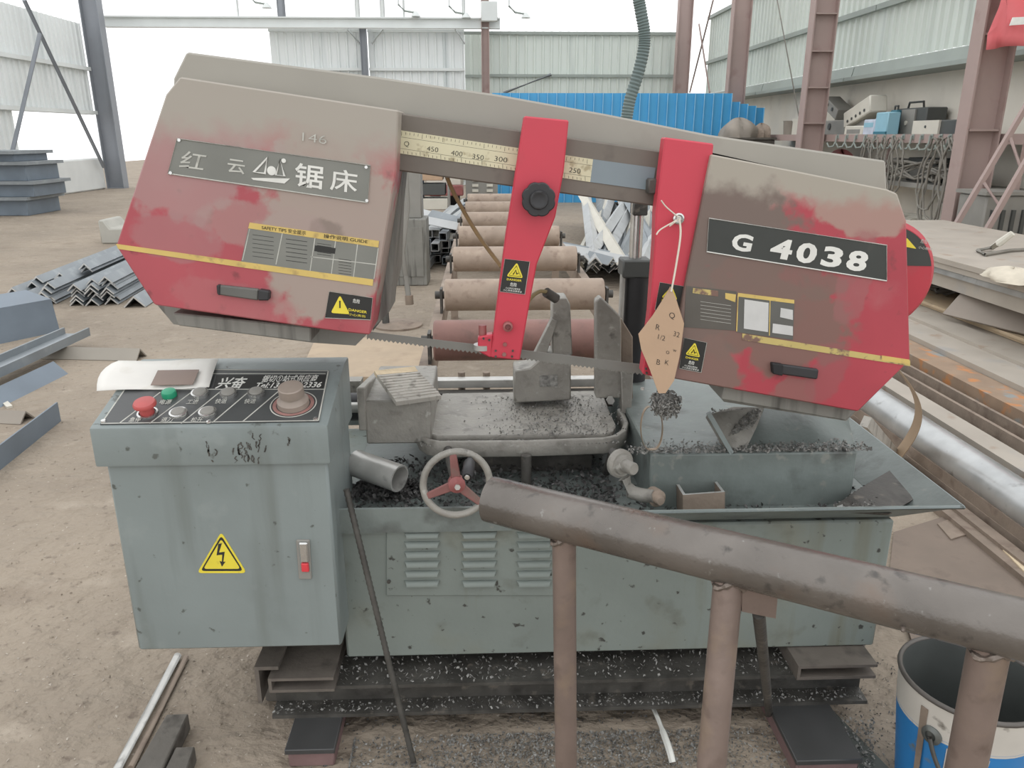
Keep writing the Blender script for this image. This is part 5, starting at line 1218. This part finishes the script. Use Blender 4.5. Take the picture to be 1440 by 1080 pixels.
# ---------------------------------------------------------------- supports under the saw
grimy_ch = M('grimy_brown_channel', (108, 101, 94), .7, .15, .15, 12, .2, 60, spots=((80, 75, 70), .5, 16, .2))
b0y = PZ(700, 1003, .06).y; zt_ = PY(700, 952, b0y + .02).z
xa, xb = PZ(386, 1003, .06).x, PZ(1226, 1000, .06).x
mb = MB(); hI = zt_ - .06
mb.prof([(-.0, 0), (-.12, 0), (-.12, .01), (-.066, .014), (-.066, hI - .014), (-.12, hI - .01), (-.12, hI), (0, hI), (0, hI - .01), (-.05, hI - .014), (-.05, .014), (0, .01)], (xa, b0y, .06), (xb, b0y, .06)); tag(mb.build('support_beam', steel_dark, smooth=0), 'long dark steel beam lying under the front of the saw', 'beam')
mb = MB(); mb.prof([(-.0, 0), (-.12, 0), (-.12, .01), (-.066, .014), (-.066, hI - .014), (-.12, hI - .01), (-.12, hI), (0, hI), (0, hI - .01), (-.05, hI - .014), (-.05, .014), (0, .01)], (xa, b0y + .55, .06), (xb, b0y + .55, .06)); tag(mb.build('support_beam', steel_dark, smooth=0), 'long dark steel beam under the back of the saw', 'beam')
zs = .06 + hI
for x0_, x1_, lb in ((PY(378, 935, b0y).x, PY(470, 935, b0y).x, 'cross channel under the control cabinet end of the saw'), (PY(1118, 935, b0y).x, PY(1228, 935, b0y).x, 'cross channel under the tray end of the saw')):
    mb = MB(); h = .2 - zs
    mb.prof([(-(x1_ - x0_) / 2, 0), ((x1_ - x0_) / 2, 0), ((x1_ - x0_) / 2, .008), (-(x1_ - x0_) / 2 + .008, .008), (-(x1_ - x0_) / 2 + .008, h - .008), ((x1_ - x0_) / 2, h - .008), ((x1_ - x0_) / 2, h), (-(x1_ - x0_) / 2, h)],
                    ((x0_ + x1_) / 2, b0y - .02, zs), ((x0_ + x1_) / 2, 2.45, zs)); tag(mb.build('cross_channel', grimy_ch, smooth=0), lb, 'channel')
mb = MB(); p = PY(345, 965, 1.72); mb.prof([(0, 0), (.01, 0), (.01, .1), (.06, .1), (.06, .11), (0, .11)], (p.x + .05, 1.66, .115), (p.x + .05, 2.4, .115)); tag(mb.build('angle_rail', grimy_ch), 'brown angle rail jutting out below the control cabinet', 'angle bar')
mb = MB(); mb.box((p.x + .02, 1.8, 0), (p.x + .12, 2.3, .115)); tag(mb.build('support_block', timber, bev=.005), 'grimy timber block standing under the angle rail', 'block')
for px, lb in (((400, 1060, 470, 1060), 'dark steel packing plate under the cabinet end of the beam'), ((1120, 1075, 1215, 1075), 'dark packing plate under the tray end of the beam')):
    x0_, x1_ = PZ(px[0], px[1], .05).x, PZ(px[2], px[3], .05).x; yy = PZ(px[0], px[1], .05).y
    mb = MB(); mb.box((x0_, yy, .045), (x1_, b0y + .2, .06)); tag(mb.build('packing_plate', M('blue_black_plate', (76, 76, 76), .5, .3, .12, 8), bev=.002), lb, 'plate')
    mb = MB(); mb.box((x0_ + .005, yy + .008, 0), (x1_ - .004, b0y + .22, .045)); tag(mb.build('packing_brick', M('pinkish_brick', (124, 100, 98), .9, 0, .12, 12, .3, 50), bev=.004), lb.replace('dark steel packing plate', 'dull pink brick').replace('dark packing plate', 'dull pink brick').replace('under', 'packed under'), 'brick')
mb = MB(); mb.box((-.1, b0y + .58, 0), (.05, b0y + .64, .06)); tag(mb.build('packing_brick', timber), 'dark packing block under the back beam', 'block')
# rods, timbers and rebar on the floor
rod('round_bar', PZ(250, 922, .012), PZ(150, 1110, .012), .011, steel_bare, 'pale round bar lying on the dirt below the cabinet', 'bar')
rod('round_bar', PZ(262, 924, .008), PZ(184, 1080, .008), .008, steel_rust, 'thin rusty bar lying beside the pale round bar', 'bar')
def timb(px, z, lb):
    mb = MB(); mb.prism([PZ(x, y, z) for x, y in px], (0, 0, -z + .0)); tag(mb.build('timber_block', timber, bev=.003), lb, 'timber')
timb(((234, 1004), (265, 1003), (214, 1110), (172, 1110)), .05, 'grimy timber block beside the pale round bar')
timb(((247, 1050), (274, 1049), (246, 1130), (208, 1130)), .045, 'shorter grimy timber block nearest the saw')
t = thing('rebar', PZ(582, 1074), 'ribbed dark rebar leaning against the chip tray', 'rebar')
a, b = PZ(582, 1074, .006), PY(487, 688, 1.665)
P = [a.lerp(b, k / 110) for k in range(111)]
mb = MB(); mb.tube(P, [.0068 if k % 2 else .0082 for k in range(111)], 8); mb.build('bar', steel_dark, t, smooth=60)
mb = MB(); p = [PZ(915, 990, .02), PZ(925, 1010, .03), PZ(940, 1050, .03), PZ(946, 1072, .01)]; mb.tube(smooth_path(p), [.006] * 12 + [.009] * 13, 6); tag(mb.build('white_stick', white_pr), 'thin white stick lying on the chips below the saw', 'stick')
mb = MB(); mb.prism([PZ(x, y, .02) for x, y in ((1130, 1000), (1165, 992), (1250, 1080), (1260, 1110), (1160, 1110))], (0, 0, -.018)); tag(mb.build('floor_board', M('green_black_board', (84, 88, 84), .7, .1, .15, 8, .2)), 'dark board strewn with chips beside the bucket', 'board')

# ---------------------------------------------------------------- pipe trestle in front
pr = .0425; zA = .86
A, B = PZ(690, 702, zA), PZ(1440, 886, zA)
dA_ = (B - A).normalized(); A = A - dA_ * .0; Bx = A + dA_ * 1.35
tr = thing('pipe_trestle', (A.x + .4, A.y - .2, 0), 'welded steel pipe trestle with slanting top pipe and legs', 'trestle')
mb = MB(); mb.pipe(A, Bx, pr, pr - .005, 44); mb.build('top_pipe', steel_pipe, tr)
def onpipe(px):   # point on the pipe axis seen at photo column px
    lo, hi = 0.0, 1.3
    for _ in range(40):
        m_ = (lo + hi) / 2; q = A + dA_ * m_; v = q - EYEV; x_ = 720 + FPX * v.dot(_R) / v.dot(_F)
        if x_ < px: lo = m_
        else: hi = m_
    return A + dA_ * lo
def leg(px, foot, r, mat, name='leg'):
    p = onpipe(px); f = Vector(foot); d = (p - f).normalized(); e = p - d * (pr * .55)
    mb = MB(); mb.cyl(f, e, r, n=28); o = mb.build(name, mat, tr)
    w_ = MB(); c = p - d * (pr * .93); X, Y_ = w_.frame(d)
    pts = [c + X * (r * 1.05 * math.cos(a)) + Y_ * (r * 1.05 * math.sin(a)) + d * (.006 * math.sin(3 * a)) for a in [2 * math.pi * k / 28 for k in range(28)]]
    w_.tube(pts, [.0035 + .0015 * (k % 3) for k in range(28)], 6, True); w_.build('weld_bead', weld_mat, o)
    return o
p1_ = onpipe(793); leg(793, (p1_.x + .025, p1_.y + .01, 0), .0215, steel_leg)
p2_ = onpipe(1027); leg(1027, (p2_.x - .055, p2_.y - .17, 0), .0235, steel_leg)
p3_ = onpipe(1398); leg(1398, (p3_.x + .02, p3_.y + .0, 0), .0265, steel_leg)
g = onpipe(1070)
mb = MB(); mb.prism([PY(1044, 822, g.y), PY(1094, 836, g.y), PY(1091, 870, g.y), PY(1043, 860, g.y)], (0, .008, 0)); mb.build('gusset', steel_leg, tr)
mb = MB(); mb.cyl(PZ(1082, 1006, .0), PY(1067, 862, g.y + .012), .0105, n=14); mb.build('brace_rod', steel_dark, tr)
for px, dz_ in ((760, .028), (905, .03), (1130, .0)):
    q = onpipe(px)
mb = MB(); q = onpipe(1277) + Vector((-.02, -.03, -.022)); mb.lathe(q, (-.4, -.8, .1), [(.004, 0), (.003, .01), (.001, .012)], 8); mb.build('weld_spatter', weld_mat, tr)

# ---------------------------------------------------------------- bucket
bc = Vector((1.105, 1.44, 0)); bR, bH = .148, .325
bk = thing('paint_bucket', bc, 'dirty blue and white paint bucket with wire handle', 'bucket')
mb = MB(); mb.lathe(bc, (0, 0, 1), [(bR - .03, 0), (bR - .002, bH * .72), (bR - .002 - .003, bH * .72), (bR - .034, .006)], 44, True); mb.build('lower_wall', can_blue, bk)
mb = MB(); mb.lathe(bc, (0, 0, 1), [(bR - .0025, bH * .7), (bR + .004, bH * .98), (bR, bH * .98), (bR - .0065, bH * .7)], 44, True); mb.build('upper_wall', can_white, bk)
mb = MB(); mb.lathe(bc, (0, 0, 1), [(bR - .036, .008), (bR - .008, bH * .72), (bR - .002, bH * .985), (bR - .004, bH * .985), (bR - .01, bH * .72), (bR - .038, .01)], 44, True); mb.build('inner_wall', can_in, bk)
mb = MB(); mb.lathe(bc + Vector((0, 0, .004)), (0, 0, 1), [(bR - .034, 0), (bR - .034, .006), (.001, .006)], 44); mb.build('bottom', can_in, bk)
mb = MB(); mb.lathe(bc + Vector((0, 0, bH * .985)), (0, 0, 1), [(bR + .002 + .006 * math.cos(a), .006 * math.sin(a)) for a in [2 * math.pi * k / 10 for k in range(10)]], 44, True); mb.build('rim', M('grimy_rim', (96, 92, 88), .5, .4, .15, 20), bk)
ea = math.radians(212); ed = Vector((math.cos(ea), math.sin(ea), 0)); ec = bc + ed * (bR - .004) + Vector((0, 0, bH * .72))
mb = MB(); mb.lathe(ec, ed, [(.022, 0), (.022, .006), (.012, .01), (.012, .004), (.004, .004)], 20); mb.build('handle_ear', can_in, bk)
tn = Vector((-ed.y, ed.x, 0))
mb = MB(); mb.tube(smooth_path([ec + ed * .012, ec + ed * .02 + tn * .03 + Vector((0, 0, -.05)), ec + ed * .01 + tn * .09 + Vector((0, 0, -.13)), ec + tn * .17 + ed * -.03 + Vector((0, 0, -.17)), ec + tn * .26 - ed * .12 + Vector((0, 0, -.12)), ec + tn * .3 - ed * .2 + Vector((0, 0, -.02))]), .005, 7); mb.build('wire_handle', steel_dark, bk)
for a in (203, 222):
    q = math.radians(a); e = Vector((math.cos(q), math.sin(q), 0)); tq = Vector((-e.y, e.x, 0)) * .006
    mb = MB(); lo = bc + e * (bR - .012) + Vector((0, 0, bH * .3)); hi = bc + e * (bR + .003) + Vector((0, 0, bH * .9))
    if a == 203: mb.prism([lo - tq, lo + tq, hi + tq * 1.4, hi - tq * 1.4], e * .002); mb.build('paint_drip', steel_rust, bk)
ang = [math.radians(a) for a in (225, 236, 247, 258)]
mb = MB(); vs = []
for z, k in ((.12, .955), (.22, .98)):
    vs += [bc + Vector((math.cos(a), math.sin(a), 0)) * ((bR - .03) + (.028) * (z / (bH * .72)) + .0015) + Vector((0, 0, z)) for a in ang]
mb.add(vs, [(i, i + 1, 5 + i, 4 + i) for i in range(3)]); mb.build('white_label', can_white, bk, smooth=0, fix=False)

# ---------------------------------------------------------------- swarf
R_ = random.uniform
G_ = random.gauss
chips('tray_chips', chip_dark, 'dark oily chips heaped in the tray under the vise', 2600, lambda: (R_(-.36, .34), R_(1.74, 2.1), zf_ + .004 + abs(G_(0, .012))), (.003, .008))
chips('heap_chips', chip_dark, 'dark chips piled against the vise block behind the pipe stub', 1100, lambda: (lambda a, r: (-.27 + .11 * r * math.cos(a), 1.9 + .06 * r * math.sin(a), zf_ + .055 * (1 - r) + .006))(R_(0, 6.28), R_(0, 1) ** .6), (.004, .01))
chips('deck_chips', chip_mat, 'grey chips spread along the inner deck ledge', 1500, lambda: (R_(.36, .98), DY + abs(G_(0, .035)), dz + .003 + abs(G_(0, .002))), (.002, .005))
chips('trough_chips', chip_dark, 'oily chips lying in the front tray trough', 900, lambda: (R_(.05, 1.0), R_(1.73, 1.92), zf_ + .006), (.003, .007))
chips('table_chips', chip_mat, 'fine pale chips sprinkled over the saw table', 1500, lambda: (G_(.2, .1), R_(1.96, 2.3), T0 + .002), (.0015, .004))
chips('rim_chips', chip_mat, 'fine chips stuck in the table trough', 700, lambda: (R_(-.18, .36), R_(1.93, 1.965), T0 - .012), (.002, .004))
chips('chute_chips', chip_mat, 'pale chips caked on the chute plate', 900, lambda: (lambda s, t_: PY(1000 + 70 * s * (1 - .3 * t_) + 10 * t_, 578 + 45 * t_ * (1 - .5 * s), DY + .14 - .1 * t_) + Vector((0, -.004, .006)))(R_(0, 1), R_(0, 1)), (.002, .005))
chips('beam_chips', chip_mat, 'grey chips lying along the flanges of the support beam', 3200, lambda: (R_(xa, xb), b0y + R_(.004, .115), random.choice((.0725, zs + .003, .0725))), (.002, .005))
chips('floor_chips', chip_mat, 'silvery chips strewn on the floor below the saw', 9000, lambda: (max(-.35, min(1.0, G_(.2, .3))), b0y - abs(G_(0, .12)) - .01, .003), (.0012, .0042))
chips('bedding_chips', chip_dark, 'dark dust and chips under the support beam', 3600, lambda: (R_(-.5, 1.2), R_(1.45, 2.0), .003), (.0012, .004))
chips('offcut_chips', chip_mat, 'pale chips sprinkled on the plate offcut', 300, lambda: (lambda s, t_: (q4[0].lerp(q4[1], s)).lerp(q4[4].lerp(q4[3], s), t_) + Vector((0, -.003, .004)))(R_(0, .7), R_(0, .9)), (.002, .004))
chips('board_chips', chip_mat, 'pale chips strewn on the dark floor board', 700, lambda: (lambda p: (p.x, p.y, .023))(PZ(R_(1140, 1230), R_(1010, 1085), .022)), (.002, .005))
chips('pebbles', M('dirt_crumbs', (170, 160, 148), .9, 0, .2, 30), 'small dirt crumbs scattered over the earth floor', 1500, lambda: (lambda p: (p.x, p.y, .002))(PZ(R_(0, 460), R_(470, 1080))), (.0015, .005), cat='dirt crumbs')
